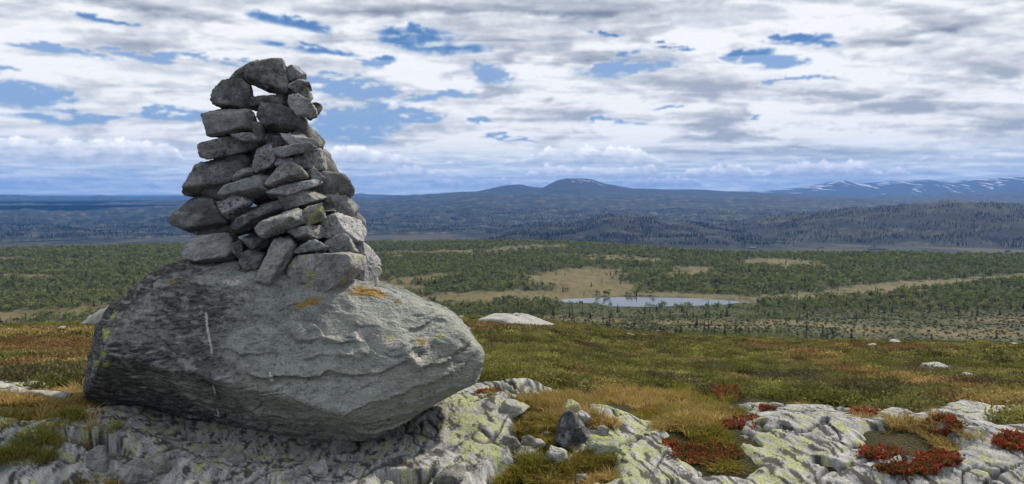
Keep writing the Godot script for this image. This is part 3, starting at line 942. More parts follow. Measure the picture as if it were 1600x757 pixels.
func boulder_color(q: Vector3, o: Vector3, n1: float, n2: float) -> Color:
	var p := to_px(q + boulder_at)
	var front := q.dot(fwd) < 0.2
	var f := n_b.get_noise_3d(o.x * 42.0, o.y * 60.0, o.z * 42.0)
	var g := n_b.get_noise_3d(o.x * 9.0, o.y * 24.0, o.z * 9.0)
	var h := n_a.get_noise_3d(o.x * 1.3, o.y * 2.2, o.z * 1.3)
	# fresh greenish grey rock to the right, darker weathered skin with black lichen to the left and on top
	var fresh := smoothstep(-0.75, 0.30, q.x + h * 1.0 + n2 * 0.3)
	if not front: fresh = 0.5
	var c := Color(0.100, 0.102, 0.102).lerp(Color(0.235, 0.250, 0.228), fresh)
	c *= clampf(1.08 + 0.26 * g + 0.18 * f + 0.2 * n2, 0.35, 1.7)
	var crust := n_b.get_noise_3d(o.x * 17.0 + 9.0, o.y * 46.0, o.z * 17.0) + f * 0.4
	c = c.lerp(Color(0.024, 0.024, 0.025), (0.8 - 0.35 * fresh) * smoothstep(0.10, 0.28, crust + 0.14 * (1.0 - fresh) - 0.20 * fresh + 0.35 * h))
	c = c.lerp(Color(0.32, 0.325, 0.31), 0.6 * smoothstep(0.20, 0.36, g + f * 0.4))
	# black crust along the hairline cracks
	var crack := absf(n_c.get_noise_3d(o.x * 0.8 + o.y * 0.6, o.y * 4.6 - o.x * 1.1, o.z * 0.9)) + 0.08 * smoothstep(0.05, -0.2, n1)
	c = c.lerp(Color(0.03, 0.03, 0.03), 0.55 * smoothstep(0.035, 0.005, crack + f * 0.03))
	if front:
		var jx := f * 5.0 + g * 8.0
		var jy := g * 4.0 + f * 3.0
		c = c.lerp(Color(0.30, 0.17, 0.025), 0.85 * smoothstep(0.0, 0.4, nearest_ellipse(packed.orange, p.x + jx, p.y + jy) + f * 0.5))
		c = c.lerp(Color(0.36, 0.38, 0.10), 0.8 * smoothstep(0.0, 0.4, nearest_ellipse(packed.yellow, p.x + jx * 0.5, p.y + jy * 0.5) + f * 0.5))
		c = c.lerp(Color(0.50, 0.455, 0.42), 0.85 * smoothstep(0.0, 0.35, nearest_ellipse(packed.pale, p.x + jx, p.y + jy) + f * 0.6))
		c = c.lerp(Color(0.62, 0.62, 0.6), 0.9 * smoothstep(0.0, 0.4, nearest_ellipse(packed.vein, p.x + jx * 0.15, p.y) + 0.1))
	return c

func boulder_depth(px: float, py: float) -> float:
	var v := ray(px, py)
	var d := 3.4
	while d < 6.5:
		var q := eye + v * d - boulder_at
		if q.length() < rock_radius(q.normalized(), boulder_planes, 64.0): return d
		d += 0.01
	return -1.0

# ---------------------------------------------------------------- the cairn
# outlines read off two enlarged views of the photograph; [view, grey, speckle, lichen, label, depth shift, points]
func cairn() -> void:
	var A := [
		["", 0.115, 0.55, 0.0, 0.10, [500, 278, 600, 274, 745, 262, 748, 345, 640, 348, 590, 340, 535, 348, 502, 350]],
		["dark wedge-shaped capstone on top of the cairn", 0.13, 0.6, 0.0, 0.0, [450, 110, 530, 58, 590, 47, 680, 55, 708, 90, 724, 165, 733, 240, 700, 264, 650, 252, 555, 215, 470, 180]],
		["", 0.17, 0.5, 0.0, 0.03, [380, 160, 395, 140, 455, 105, 475, 165, 410, 173]],
		["small pale stone perched beside the capstone", 0.24, 0.35, 0.0, 0.08, [710, 115, 765, 90, 800, 110, 825, 135, 800, 165, 740, 188, 715, 170]],
		["", 0.18, 0.8, 0.0, 0.02, [735, 190, 790, 165, 840, 180, 858, 215, 830, 240, 760, 240, 735, 220]],
		["", 0.17, 0.5, 0.0, 0.06, [725, 240, 850, 240, 862, 280, 845, 302, 780, 275]],
		["rounded blue-grey stone with upright bands below the capstone", 0.155, 0.4, 0.0, 0.0, [300, 225, 340, 180, 400, 172, 460, 172, 500, 210, 512, 290, 490, 345, 400, 350, 330, 345, 295, 300]],
		["", 0.20, 0.5, 0.0, -0.04, [725, 265, 760, 258, 870, 320, 882, 350, 860, 392, 820, 395, 750, 345, 720, 310]],
		["", 0.10, 0.6, 0.0, 0.14, [820, 395, 870, 318, 918, 322, 905, 365, 860, 405]],
		["", 0.115, 0.45, 0.0, 0.0, [548, 385, 575, 340, 630, 318, 700, 325, 780, 365, 820, 405, 838, 455, 815, 478, 720, 484, 600, 488, 575, 455]],
		["block with a pale fresh face on its right half", 0.19, 0.3, 0.0, -0.03, [237, 380, 255, 355, 330, 348, 480, 343, 515, 365, 530, 420, 535, 465, 520, 487, 400, 490, 300, 515, 262, 495, 245, 440]],
		["", 0.18, 0.5, 0.0, -0.08, [395, 490, 440, 485, 530, 495, 545, 520, 520, 537, 450, 530, 410, 510]],
		["thin upright sliver wedged in the gap", 0.15, 0.4, 0.0, -0.02, [535, 420, 570, 420, 577, 530, 550, 542, 540, 480]],
		["", 0.155, 0.75, 0.0, 0.0, [218, 565, 260, 530, 320, 518, 420, 530, 540, 540, 605, 535, 600, 555, 530, 590, 420, 615, 300, 635, 250, 620, 225, 590]],
		["", 0.11, 0.6, 0.0, 0.08, [580, 500, 690, 485, 740, 490, 770, 550, 720, 585, 650, 585, 600, 540]],
		["", 0.25, 0.35, 0.0, -0.02, [705, 500, 740, 490, 800, 500, 888, 555, 860, 590, 800, 597, 740, 545]],
		["", 0.21, 0.35, 0.0, -0.10, [660, 605, 720, 565, 830, 545, 880, 562, 860, 585, 790, 600, 700, 625]],
		["", 0.12, 0.6, 0.0, 0.10, [790, 485, 850, 472, 866, 500, 845, 520, 800, 505]],
		["", 0.17, 0.7, 0.0, 0.02, [505, 720, 520, 640, 550, 570, 610, 543, 645, 550, 675, 610, 670, 660, 640, 700, 560, 745]],
		["pale speckled block with a rough dark right edge", 0.25, 0.6, 0.0, 0.0, [750, 625, 820, 600, 900, 578, 920, 590, 924, 650, 900, 690, 850, 710, 790, 700, 755, 680]],
		["", 0.23, 0.4, 0.0, -0.06, [655, 665, 680, 630, 735, 628, 755, 650, 745, 680, 690, 695, 658, 690]]]
	var B := [
		["", 0.27, 0.5, 0.0, 0.04, [757, 45, 800, 25, 850, 65, 820, 80, 770, 68]],
		["large dark streaked stone jutting out at the shoulder", 0.125, 0.6, 0.0, 0.02, [98, 140, 115, 105, 175, 65, 205, 5, 250, -35, 330, -42, 430, -30, 465, 10, 370, 85, 280, 150, 140, 167, 110, 158]],
		["", 0.18, 0.5, 0.0, -0.06, [360, 80, 390, 25, 430, 10, 465, 25, 465, 50, 380, 95]],
		["", 0.185, 0.35, 0.0, -0.10, [275, 150, 300, 120, 390, 75, 480, 50, 520, 70, 552, 120, 540, 140, 450, 168, 400, 168, 310, 177, 285, 165]],
		["", 0.23, 0.55, 0.0, -0.08, [540, 75, 570, 40, 640, 5, 690, 0, 750, 35, 757, 60, 690, 85, 570, 118, 545, 110]],
		["long thin pale slab", 0.23, 0.5, 0.0, -0.06, [558, 155, 590, 125, 700, 85, 800, 68, 812, 85, 805, 108, 700, 130, 590, 180, 562, 178]],
		["", 0.17, 0.4, 0.0, -0.04, [613, 180, 680, 145, 760, 128, 820, 155, 848, 175, 760, 190, 700, 205, 645, 238, 635, 225]],
		["big slanting slab sticking out of the side of the cairn", 0.185, 0.65, 0.0, 0.10, [800, 100, 840, 80, 880, 100, 1010, 190, 1032, 222, 1000, 290, 930, 255, 850, 225, 820, 150]],
		["large dark pointed stone with white scratches", 0.115, 0.35, 0.0, 0.0, [40, 270, 65, 230, 130, 175, 200, 157, 260, 160, 310, 220, 355, 290, 340, 325, 220, 352, 120, 352, 75, 335, 50, 305]],
		["", 0.14, 0.5, 0.0, -0.02, [290, 200, 320, 178, 365, 175, 360, 200, 320, 220, 295, 215]],
		["", 0.185, 0.75, 0.0, -0.10, [300, 245, 380, 165, 430, 162, 455, 195, 440, 225, 340, 285, 315, 270]],
		["long dark slanting slab across the front", 0.12, 0.35, 0.0, -0.08, [342, 345, 365, 300, 440, 240, 560, 190, 620, 190, 640, 235, 560, 275, 450, 335, 380, 362, 350, 358]],
		["", 0.205, 0.55, 0.0, -0.12, [482, 335, 520, 300, 640, 245, 715, 228, 735, 245, 747, 300, 700, 320, 600, 365, 540, 388, 495, 370]],
		["small rounded stone with a yellow lichen spot", 0.19, 0.4, 0.9, -0.06, [752, 220, 790, 207, 830, 212, 850, 240, 845, 270, 810, 305, 770, 318, 755, 300]],
		["", 0.13, 0.5, 0.0, 0.06, [850, 230, 905, 225, 914, 250, 860, 258]],
		["", 0.24, 0.65, 0.0, 0.02, [825, 310, 850, 265, 900, 250, 950, 260, 1000, 310, 1050, 370, 1063, 395, 1040, 415, 1000, 420, 970, 400, 850, 395, 835, 360]],
		["", 0.20, 0.45, 0.0, -0.05, [845, 410, 900, 370, 965, 365, 1000, 400, 1027, 460, 985, 480, 900, 468]],
		["", 0.21, 0.4, 0.0, -0.06, [660, 355, 690, 335, 800, 320, 815, 350, 815, 390, 760, 400, 720, 405, 690, 385]],
		["", 0.19, 0.45, 0.0, -0.08, [705, 435, 760, 402, 800, 400, 870, 440, 840, 470, 770, 475, 715, 458]],
		["squared block at the foot of the cairn", 0.20, 0.3, 0.0, 0.0, [123, 410, 150, 380, 220, 365, 340, 362, 362, 385, 373, 470, 345, 505, 230, 532, 145, 517, 130, 470]],
		["", 0.12, 0.5, 0.0, 0.06, [375, 430, 400, 410, 425, 430, 428, 480, 400, 510, 380, 490]],
		["", 0.145, 0.5, 0.0, 0.03, [398, 400, 430, 375, 520, 370, 560, 400, 530, 440, 490, 467, 450, 450]],
		["", 0.15, 0.5, 0.0, 0.02, [405, 545, 420, 480, 440, 450, 490, 470, 530, 470, 510, 560, 460, 575, 420, 565]],
		["tall stone leaning upright against the front of the cairn", 0.19, 0.45, 0.0, -0.10, [500, 600, 520, 510, 570, 400, 620, 378, 670, 385, 695, 430, 690, 480, 640, 560, 620, 620, 540, 658, 508, 645]],
		["big rounded greenish foundation stone with yellow lichen", 0.205, 0.5, 0.6, -0.10, [655, 580, 670, 520, 700, 480, 830, 468, 980, 462, 1040, 480, 1045, 560, 960, 640, 900, 685, 800, 692, 700, 665, 665, 630]],
		["", 0.22, 0.55, 0.0, 0.08, [1025, 430, 1070, 415, 1100, 450, 1115, 520, 1105, 600, 1080, 642, 1010, 610, 1030, 540]]]
	var root := Node3D.new()
	root.name = "stone_cairn"
	add_child(root)
	var foot := boulder_depth(470, 448)
	if foot < 0.0: foot = 4.6
	root.position = at(440, 430, foot + 0.25)
	tag(root, "tall cairn of stacked grey stones on the boulder", "cairn")
	var all := []
	for s in A: all.append([s, zoomed(s[5], 260, 80, 3.786)])
	for s in B: all.append([s, zoomed(s[5], 260, 260, 3.4416)])
	for e in all:
		var s: Array = e[0]
		var poly: PackedVector2Array = e[1]
		var lo := Vector2(1e6, 1e6)
		var hi := -lo
		for q in poly:
			lo = lo.min(q)
			hi = hi.max(q)
		var c := (lo + hi) * 0.5
		var wide := (hi.x - lo.x) * 4.7 / F
		var high := (hi.y - lo.y) * 4.7 / F
		var thick := clampf(0.55 * maxf(wide, high) + 0.10, 0.14, 0.46)
		var half := 70.0 + (c.y - 90.0) * 0.27
		var side := clampf(absf(c.x - 430.0) / half, 0.0, 1.2)
		var front := foot + 0.04 + (448.0 - c.y) * 0.00075 + 0.16 * side * side
		var depth: float = front + thick * 0.5 + s[4] * 1.25 + rng.randf_range(-0.02, 0.03)
		var v: float = s[1] * (1.25 if s[1] < 0.16 else 1.55)
		var base := Color(v * rng.randf_range(0.93, 1.01), v, v * rng.randf_range(0.96, 1.08)) * rng.randf_range(0.85, 1.15)
		var res := 18 if maxf(wide, high) < 0.18 else 28
		loose_stone("stone", s[0], poly, depth, thick, base, s[2], s[3], root, root.position, res, 70.0)
	# the stones at the heart and back of the pile, seen only through the gaps and from the side
	for row in [[315, 100, 395], [330, 110, 345], [345, 100, 300], [352, 76, 262], [358, 62, 225]]:
		for k in 3:
			var cx: float = 432.0 + (k - 1) * row[1] * 0.72
			var w: float = row[1] * 0.50
			var poly := PackedVector2Array()
			for a in 9:
				var an := TAU * a / 9.0
				poly.append(Vector2(cx + cos(an) * w * rng.randf_range(0.85, 1.05), row[2] + sin(an) * 25.0 * rng.randf_range(0.9, 1.1)))
			loose_stone("stone", "", poly, foot + 0.58 + rng.randf_range(-0.03, 0.03), 0.46, grey(rng.randf_range(0.12, 0.18)), 0.5, 0.0, root, root.position, 14, 22.0)

# ---------------------------------------------------------------- the survey bolt on the boulder
func lathe(profile: Array, n: int) -> ArrayMesh:
	var st := SurfaceTool.new()
	st.begin(Mesh.PRIMITIVE_TRIANGLES)
	for i in profile.size() - 1:
		for k in n:
			var a := TAU * k / n
			var b := TAU * (k + 1) / n
			var p := [Vector3(profile[i][0] * cos(a), profile[i][1], profile[i][0] * sin(a)), Vector3(profile[i][0] * cos(b), profile[i][1], profile[i][0] * sin(b)),
				Vector3(profile[i + 1][0] * cos(b), profile[i + 1][1], profile[i + 1][0] * sin(b)), Vector3(profile[i + 1][0] * cos(a), profile[i + 1][1], profile[i + 1][0] * sin(a))]
			for q in [0, 1, 2, 0, 2, 3]:
				st.add_vertex(p[q])
	st.generate_normals()
	return st.commit()

func marker() -> void:
	var d := boulder_depth(588, 449)
	if d < 0.0: d = 4.75
	var mm := d / F
	var root := Node3D.new()
	root.name = "survey_marker"
	add_child(root)
	root.position = at(588, 449, d)
	tag(root, "small metal pin with a round disc head set in the boulder", "marker")
	mesh_node("pin", lathe([[0.0, -0.06], [0.0125, -0.06], [0.0125, 0.098], [0.0, 0.10]], 16), M.steel, root)
	var disc := mesh_node("disc", lathe([[0.0, -0.014], [0.030, -0.014], [0.0345, -0.010], [0.0345, 0.010], [0.031, 0.014], [0.029, 0.0125], [0.0, 0.0125]], 32), M.steel, root)
	disc.position = Vector3(0, (449.0 - 424.0) * mm, 0.0)
	disc.rotation = Vector3(PI / 2 - 0.05, 0.30, 0)

# ---------------------------------------------------------------- stones on the ground
func blob(cx: float, cy: float, w: float, h: float, sharp := 0.16) -> PackedVector2Array:
	var p := PackedVector2Array()
	var n := 9
	for k in n:
		var a := TAU * (k + rng.randf_range(-0.25, 0.25)) / n
		p.append(Vector2(cx + cos(a) * w * 0.5 * rng.randf_range(1.0 - sharp, 1.0 + sharp * 0.4), cy + sin(a) * h * 0.5 * rng.randf_range(1.0 - sharp, 1.0 + sharp * 0.4)))
	return p

func ground_stone(label: String, poly: PackedVector2Array, base: Color, speck: float, lichen: float, thick_k := 0.9, sink := 0.1, called := "stone", group := "", d_given := -1.0) -> void:
	var lo := Vector2(1e6, 1e6)
	var hi := -lo
	for q in poly:
		lo = lo.min(q)
		hi = hi.max(q)
	var bottom := hi.y - (hi.y - lo.y) * sink
	var d := d_given if d_given > 0.0 else ground_depth((lo.x + hi.x) * 0.5, bottom)
	var wide := (hi.x - lo.x) * d / F
	var thick := clampf(wide * thick_k, 0.04, 40.0)
	var o := loose_stone(called, label, poly, d + thick * 0.3, thick, base, speck, lichen, self, Vector3.ZERO, 20 if wide > 0.16 else 12, 18.0, group)
	o.set_meta("category", "stone")

func loose_stones() -> void:
	var P := func(a): return zoomed(a, 0, 0, 1.0)
	ground_stone("dark speckled pyramid-shaped rock standing on its own in the grass", P.call([866, 690, 868, 676, 884, 646, 892, 640, 898, 646, 912, 668, 921, 682, 916, 700, 900, 708, 878, 704]), Color(0.10, 0.105, 0.115), 0.75, 0.0, 0.75, 0.05)
	ground_stone("oval grey stone wedged under the boulder", P.call([513, 700, 518, 690, 533, 685, 548, 686, 555, 695, 550, 706, 532, 711, 518, 709]), Color(0.2, 0.2, 0.2), 0.4, 0.0, 0.8, 0.1)
	ground_stone("pale angular stone lying in the gap before the boulder's underside", P.call([481, 730, 490, 726, 504, 724, 512, 740, 505, 747, 490, 743]), Color(0.33, 0.33, 0.32), 0.3, 0.0, 0.8)
	ground_stone("small flat rectangular stone below the boulder's dark underside", P.call([356, 714, 381, 711, 384, 723, 362, 725]), Color(0.25, 0.25, 0.25), 0.3, 0.0, 1.2)
	ground_stone("dark rounded stone tucked below the left end of the boulder", P.call([173, 716, 185, 709, 200, 712, 204, 722, 192, 728, 176, 725]), Color(0.16, 0.16, 0.17), 0.5, 0.0)
	ground_stone("rounded grey-brown stone half sunk before the boulder", P.call([228, 722, 240, 714, 256, 716, 267, 730, 264, 742, 245, 744, 232, 738]), Color(0.24, 0.23, 0.21), 0.3, 0.0)
	ground_stone("tall grey stone under the boulder's rounded left end", P.call([137, 712, 147, 699, 158, 700, 166, 715, 170, 735, 150, 738, 138, 728]), Color(0.23, 0.235, 0.24), 0.3, 0.0)
	ground_stone("low domed stone cracked across, in front of the boulder", P.call([180, 738, 195, 726, 212, 724, 234, 732, 248, 742, 240, 754, 200, 757, 184, 752]), Color(0.29, 0.29, 0.285), 0.5, 0.0)
	ground_stone("dark stone with a pale rim at the edge of the lichen-yellow slab", P.call([684, 744, 690, 735, 705, 733, 722, 740, 726, 752, 700, 757, 686, 754]), Color(0.18, 0.185, 0.17), 0.5, 0.0)
	ground_stone("brown-grey stone on the rim of the yellow lichen slab", P.call([780, 690, 790, 681, 806, 684, 813, 695, 800, 700, 784, 697]), Color(0.22, 0.21, 0.19), 0.4, 0.0)
	ground_stone("two-toned angular stone beside the pyramid-shaped rock", P.call([812, 700, 814, 688, 828, 681, 838, 688, 838, 700, 826, 706, 814, 705]), Color(0.19, 0.195, 0.19), 0.4, 0.0)
	ground_stone("wide pale stone leaning on the two-toned angular stone", P.call([828, 704, 836, 688, 848, 688, 853, 697, 843, 706, 832, 708]), Color(0.33, 0.33, 0.32), 0.3, 0.0)
	ground_stone("flat grey stone with a dark underside before the pyramid-shaped rock", P.call([803, 712, 812, 704, 836, 703, 845, 710, 830, 722, 806, 723]), Color(0.28, 0.28, 0.285), 0.3, 0.0)
	ground_stone("greenish-white slab tilted in the grass below the pyramid-shaped rock", P.call([850, 718, 858, 704, 870, 700, 884, 704, 888, 714, 880, 735, 868, 730]), Color(0.38, 0.39, 0.36), 0.2, 0.3)
	ground_stone("smooth rounded stone with yellow-green lichen behind the pyramid-shaped rock", P.call([877, 640, 886, 630, 898, 627, 906, 634, 908, 644, 890, 650]), Color(0.36, 0.38, 0.26), 0.1, 0.6)
	ground_stone("white stone beside the smooth lichen-green stone", P.call([904, 652, 903, 646, 915, 645, 923, 655, 918, 662, 908, 660]), Color(0.42, 0.42, 0.42), 0.2, 0.0)
	ground_stone("dark lichened lump beside the long lichen slab", P.call([930, 676, 934, 668, 944, 665, 953, 672, 950, 682, 934, 682]), Color(0.2, 0.205, 0.2), 0.5, 0.2)
	ground_stone("lichen-crusted boulder at the near end of the long slab", P.call([912, 712, 914, 694, 924, 686, 940, 687, 968, 690, 972, 706, 950, 714, 922, 714]), Color(0.26, 0.28, 0.19), 0.35, 0.7)
	ground_stone("pale rounded stone in the straw-coloured grass", P.call([898, 750, 904, 742, 914, 741, 921, 748, 918, 756, 902, 757]), Color(0.3, 0.3, 0.29), 0.3, 0.0)
	ground_stone("bright white cobble in the grass by the pyramid-shaped rock", P.call([846, 678, 852, 674, 859, 676, 858, 684, 849, 685]), Color(0.5, 0.49, 0.47), 0.1, 0.0)
	ground_stone("long low pale slab standing clear of the heath grass", P.call([780, 640, 790, 628, 806, 629, 822, 634, 826, 639, 815, 646, 790, 650]), Color(0.35, 0.36, 0.32), 0.3, 0.4)
	for k in 16:
		var px := rng.randf_range(782, 860)
		var py := rng.randf_range(690, 754)
		ground_stone("small pale pebble scattered among the stones in the grass", blob(px, py, rng.randf_range(6, 11), rng.randf_range(5, 8)), grey(rng.randf_range(0.22, 0.42)), 0.3, 0.0, 1.0, 0.2, "pebble", "pebbles among the grass")
	for k in 22:
		var px := rng.randf_range(180, 510)
		var py := rng.randf_range(712, 754)
		ground_stone("small grey pebble lying in the shade before the boulder", blob(px, py, rng.randf_range(6, 15), rng.randf_range(5, 10)), grey(rng.randf_range(0.14, 0.30)), 0.4, 0.0, 1.0, 0.2, "pebble", "pebbles before the boulder")
	# outcrops that break through the heath
	var rocks := [
		["low white slab set in the straw-coloured grass behind the boulder", [18, 624, 24, 615, 50, 611, 95, 612, 108, 618, 100, 626, 30, 628]],
		["long ridge of pale bedrock at the brow of the heath", [108, 517, 130, 502, 160, 490, 195, 477, 230, 474, 260, 500, 240, 520, 140, 520]],
		["small rounded boulder at the brow by the long pale ridge", [88, 517, 92, 511, 100, 511, 104, 517, 96, 520]],
		["low pale hump on the heath's brow beside the small rounded boulder", [-6, 519, 4, 514, 20, 514, 30, 520, 10, 523]],
		["small flat rock in the red-brown heath behind the boulder", [136, 541, 140, 537, 152, 537, 156, 541, 146, 544]],
		["tiny flat rock sunk in the red heather", [38, 533, 42, 529, 52, 530, 54, 534, 44, 536]],
		["broad pale whaleback of bedrock on the brow of the heath", [748, 502, 760, 494, 790, 491, 815, 492, 845, 499, 868, 508, 850, 512, 770, 508]],
		["little round boulder beside the pale whaleback", [714, 500, 717, 494, 724, 494, 727, 500, 720, 503]],
		["thin flat rock in the red heath below the whaleback", [726, 516, 732, 512, 742, 514, 742, 518, 732, 519]],
		["white rock sunk in the heath right of the whaleback", [890, 520, 896, 516, 908, 516, 912, 520, 900, 522]],
		["jagged pale rock near the brow between heath and flats", [972, 526, 978, 521, 990, 523, 996, 527, 984, 529]],
		["pale domed rock in the rust-coloured heather", [1449, 580, 1456, 571, 1468, 569, 1482, 573, 1490, 579, 1470, 583]],
		["low flat rock below the domed rock in the heather", [1500, 592, 1506, 586, 1525, 588, 1540, 592, 1520, 595]],
		["small pale rock among green heath at the picture's edge side", [1572, 582, 1578, 577, 1590, 577, 1597, 581, 1585, 584]],
		["white flat rock lying before the dark birch scrub", [1325, 541, 1330, 537, 1338, 538, 1340, 541, 1332, 543]],
		["long thin rock on the heath brow", [1352, 544, 1360, 540, 1376, 541, 1378, 545, 1364, 547]],
		["biggest pale rock on the heath brow before the scrub", [1386, 540, 1394, 534, 1408, 535, 1414, 540, 1400, 542]]]
	var bottoms := [626, 518, 518, 521, 542, 534, 508, 501, 517, 521, 527, 581, 593, 582, 542, 545, 541]
	for i in rocks.size():
		var poly: PackedVector2Array = P.call(rocks[i][1])
		var lab: String = rocks[i][0]
		if i == 13: lab = "small pale rock among bright green heath beyond the domed rock"
		ground_stone(lab, poly, Color(0.40, 0.40, 0.385), 0.35, 0.12, 0.7, 0.08, "rock_outcrop")
	for p in [[1520, 543], [1555, 541], [1590, 539], [1430, 552], [1300, 548], [1480, 546]]:
		ground_stone("tiny pale rock dotting the green heath near its brow", blob(p[0], p[1], 16, 5), Color(0.42, 0.42, 0.40), 0.3, 0.0, 0.8, 0.05, "rock_outcrop", "tiny rocks on the heath")

# ---------------------------------------------------------------- plants
func leaf_quad(st: SurfaceTool, p: Vector3, d: Vector3, side: Vector3, len_: float, wide: float, c: Color) -> void:
	var a := p - side * wide * 0.5
	var b := p + side * wide * 0.5
	var tip := p + d * len_
	var midl := p + d * len_ * 0.5 - side * wide * 0.55
	var n := side.cross(d).normalized()
	for q in [a, midl, tip, a, tip, b]:
		st.set_normal(n)
		st.set_color(c)
		st.add_vertex(q)

func rand_dir(up_min := -1.0) -> Vector3:
	while true:
		var v := Vector3(rng.randf_range(-1, 1), rng.randf_range(up_min, 1), rng.randf_range(-1, 1))
		if v.length() < 1.0 and v.length() > 0.1: return v.normalized()
	return Vector3.UP

func shrub_mesh(leaves: int, rad: float, tall: float, leaf: float) -> ArrayMesh:
	var st := SurfaceTool.new()
	st.begin(Mesh.PRIMITIVE_TRIANGLES)
	for k in leaves:
		var a := rng.randf() * TAU
		var r := sqrt(rng.randf()) * rad
		var y := tall * (1.0 - 0.55 * (r / rad) * (r / rad)) * rng.randf_range(0.25, 1.0)
		var p := Vector3(cos(a) * r, y, sin(a) * r)
		var d := (rand_dir(-0.3) + Vector3(0, 0.5, 0)).normalized()
		var side := d.cross(rand_dir()).normalized()
		var v := rng.randf_range(0.55, 1.35)
		leaf_quad(st, p, d, side, leaf * rng.randf_range(0.7, 1.3), leaf * 0.62, Color(v, v, v * rng.randf_range(0.7, 1.1)))
	for k in 5:
		var d := (Vector3.UP + rand_dir() * 0.6).normalized()
		leaf_quad(st, Vector3.ZERO, d, d.cross(Vector3.RIGHT).normalized(), tall * 0.95, 0.004, Color(0.5, 0.4, 0.3))
	return st.commit()

func grass_mesh(blades: int, rad: float, tall: float) -> ArrayMesh:
	var st := SurfaceTool.new()
	st.begin(Mesh.PRIMITIVE_TRIANGLES)
	for k in blades:
		var a := rng.randf() * TAU
		var r := sqrt(rng.randf()) * rad
		var p := Vector3(cos(a) * r, 0, sin(a) * r)
		var lean := Vector3(cos(a), 0, sin(a)) * rng.randf_range(0.1, 0.9) + rand_dir() * 0.35
		lean.y = 0
		var h := tall * rng.randf_range(0.5, 1.1)
		var side := Vector3(-sin(a), 0, cos(a)).rotated(Vector3.UP, rng.randf_range(-0.8, 0.8)) * rng.randf_range(0.0012, 0.0026)
		var v := rng.randf_range(0.6, 1.4)
		var c := Color(v, v * rng.randf_range(0.86, 1.04), v * rng.randf_range(0.6, 1.0))
		var p1 := p + Vector3(0, h * 0.55, 0) + lean * h * 0.25
		var p2 := p + Vector3(0, h * 0.80, 0) + lean * h * 0.85
		var n := side.cross(p1 - p).normalized()
		for q in [p - side, p1 - side, p + side, p + side, p1 - side, p1 + side, p1 - side, p2, p1 + side]:
			st.set_normal(n)
			st.set_color(c)
			st.add_vertex(q)
	return st.commit()

func scatter(called: String, label: String, category: String, m: Mesh, mat: Material, xf: Array, cols: PackedColorArray) -> void:
	var mm := MultiMesh.new()
	mm.transform_format = MultiMesh.TRANSFORM_3D
	mm.use_colors = true
	mm.mesh = m
	mm.instance_count = xf.size()
	for i in xf.size():
		mm.set_instance_transform(i, xf[i])
		mm.set_instance_color(i, cols[i])
	var o := MultiMeshInstance3D.new()
	o.name = numbered(called)
	o.multimesh = mm
	o.material_override = mat
	add_child(o)
	tag(o, label, category, "", "stuff")

func place(x: float, z: float, y: float, s: float, tall := 1.0) -> Transform3D:
	var b := Basis(Vector3.UP, rng.randf() * TAU).scaled(Vector3(s, s * tall, s))
	b = Basis(Vector3(1, 0, 0), rng.randf_range(-0.12, 0.12)) * b
	return Transform3D(b, Vector3(x, y, z))

func heath_plants() -> void:
	var kinds := []
	for k in 4: kinds.append([shrub_mesh(120, 0.12, 0.085, 0.017), [], PackedColorArray()])
	for k in 3: kinds.append([shrub_mesh(100, 0.23, 0.13, 0.040), [], PackedColorArray()])
	# [near, far, count, first kind, kinds]
	for band in [[4.8, 9.0, 11000, 0, 4], [9.0, 16.0, 15000, 0, 4], [16.0, 34.0, 16000, 4, 3], [34.0, 62.0, 13000, 4, 3]]:
		for k in band[2]:
			var r := sqrt(lerpf(band[0] * band[0], band[1] * band[1], rng.randf()))
			var a := rng.randf_range(-0.72, 0.72)
			var x := r * sin(a)
			var z := -r * cos(a)
			var y := heath_height(x, z)
			if r < 9.4:
				if rock_share(x, z) > 0.25: continue
				var p := to_px(Vector3(x, y, z))
				# only the heath proper; the pockets between the slabs carry grass
				if p.y > interp(ROCK_TOP, p.x) + 3.0: continue
				if nearest_ellipse(packed.soil, p.x, p.y) > -0.15 or p.x > -40.0 and p.x < 140.0 and p.y > 606.0: continue
			var s := rng.randf_range(0.75, 1.4)
			var q: Array = kinds[band[3] + rng.randi() % int(band[4])]
			q[1].append(place(x, z, y - 0.015, s, rng.randf_range(0.7, 1.2)))
			var v := rng.randf_range(0.65, 1.4) * (1.0 + 0.8 * n_c.get_noise_2d(x * 1.9, z * 1.1))
			q[2].append(heath_color(x, z, y) * v * 1.5)
	for i in kinds.size():
		scatter("heath_shrubs", "low dwarf shrubs of olive green and rust covering the heath", "shrubs", kinds[i][0], M.leaf, kinds[i][1], kinds[i][2])

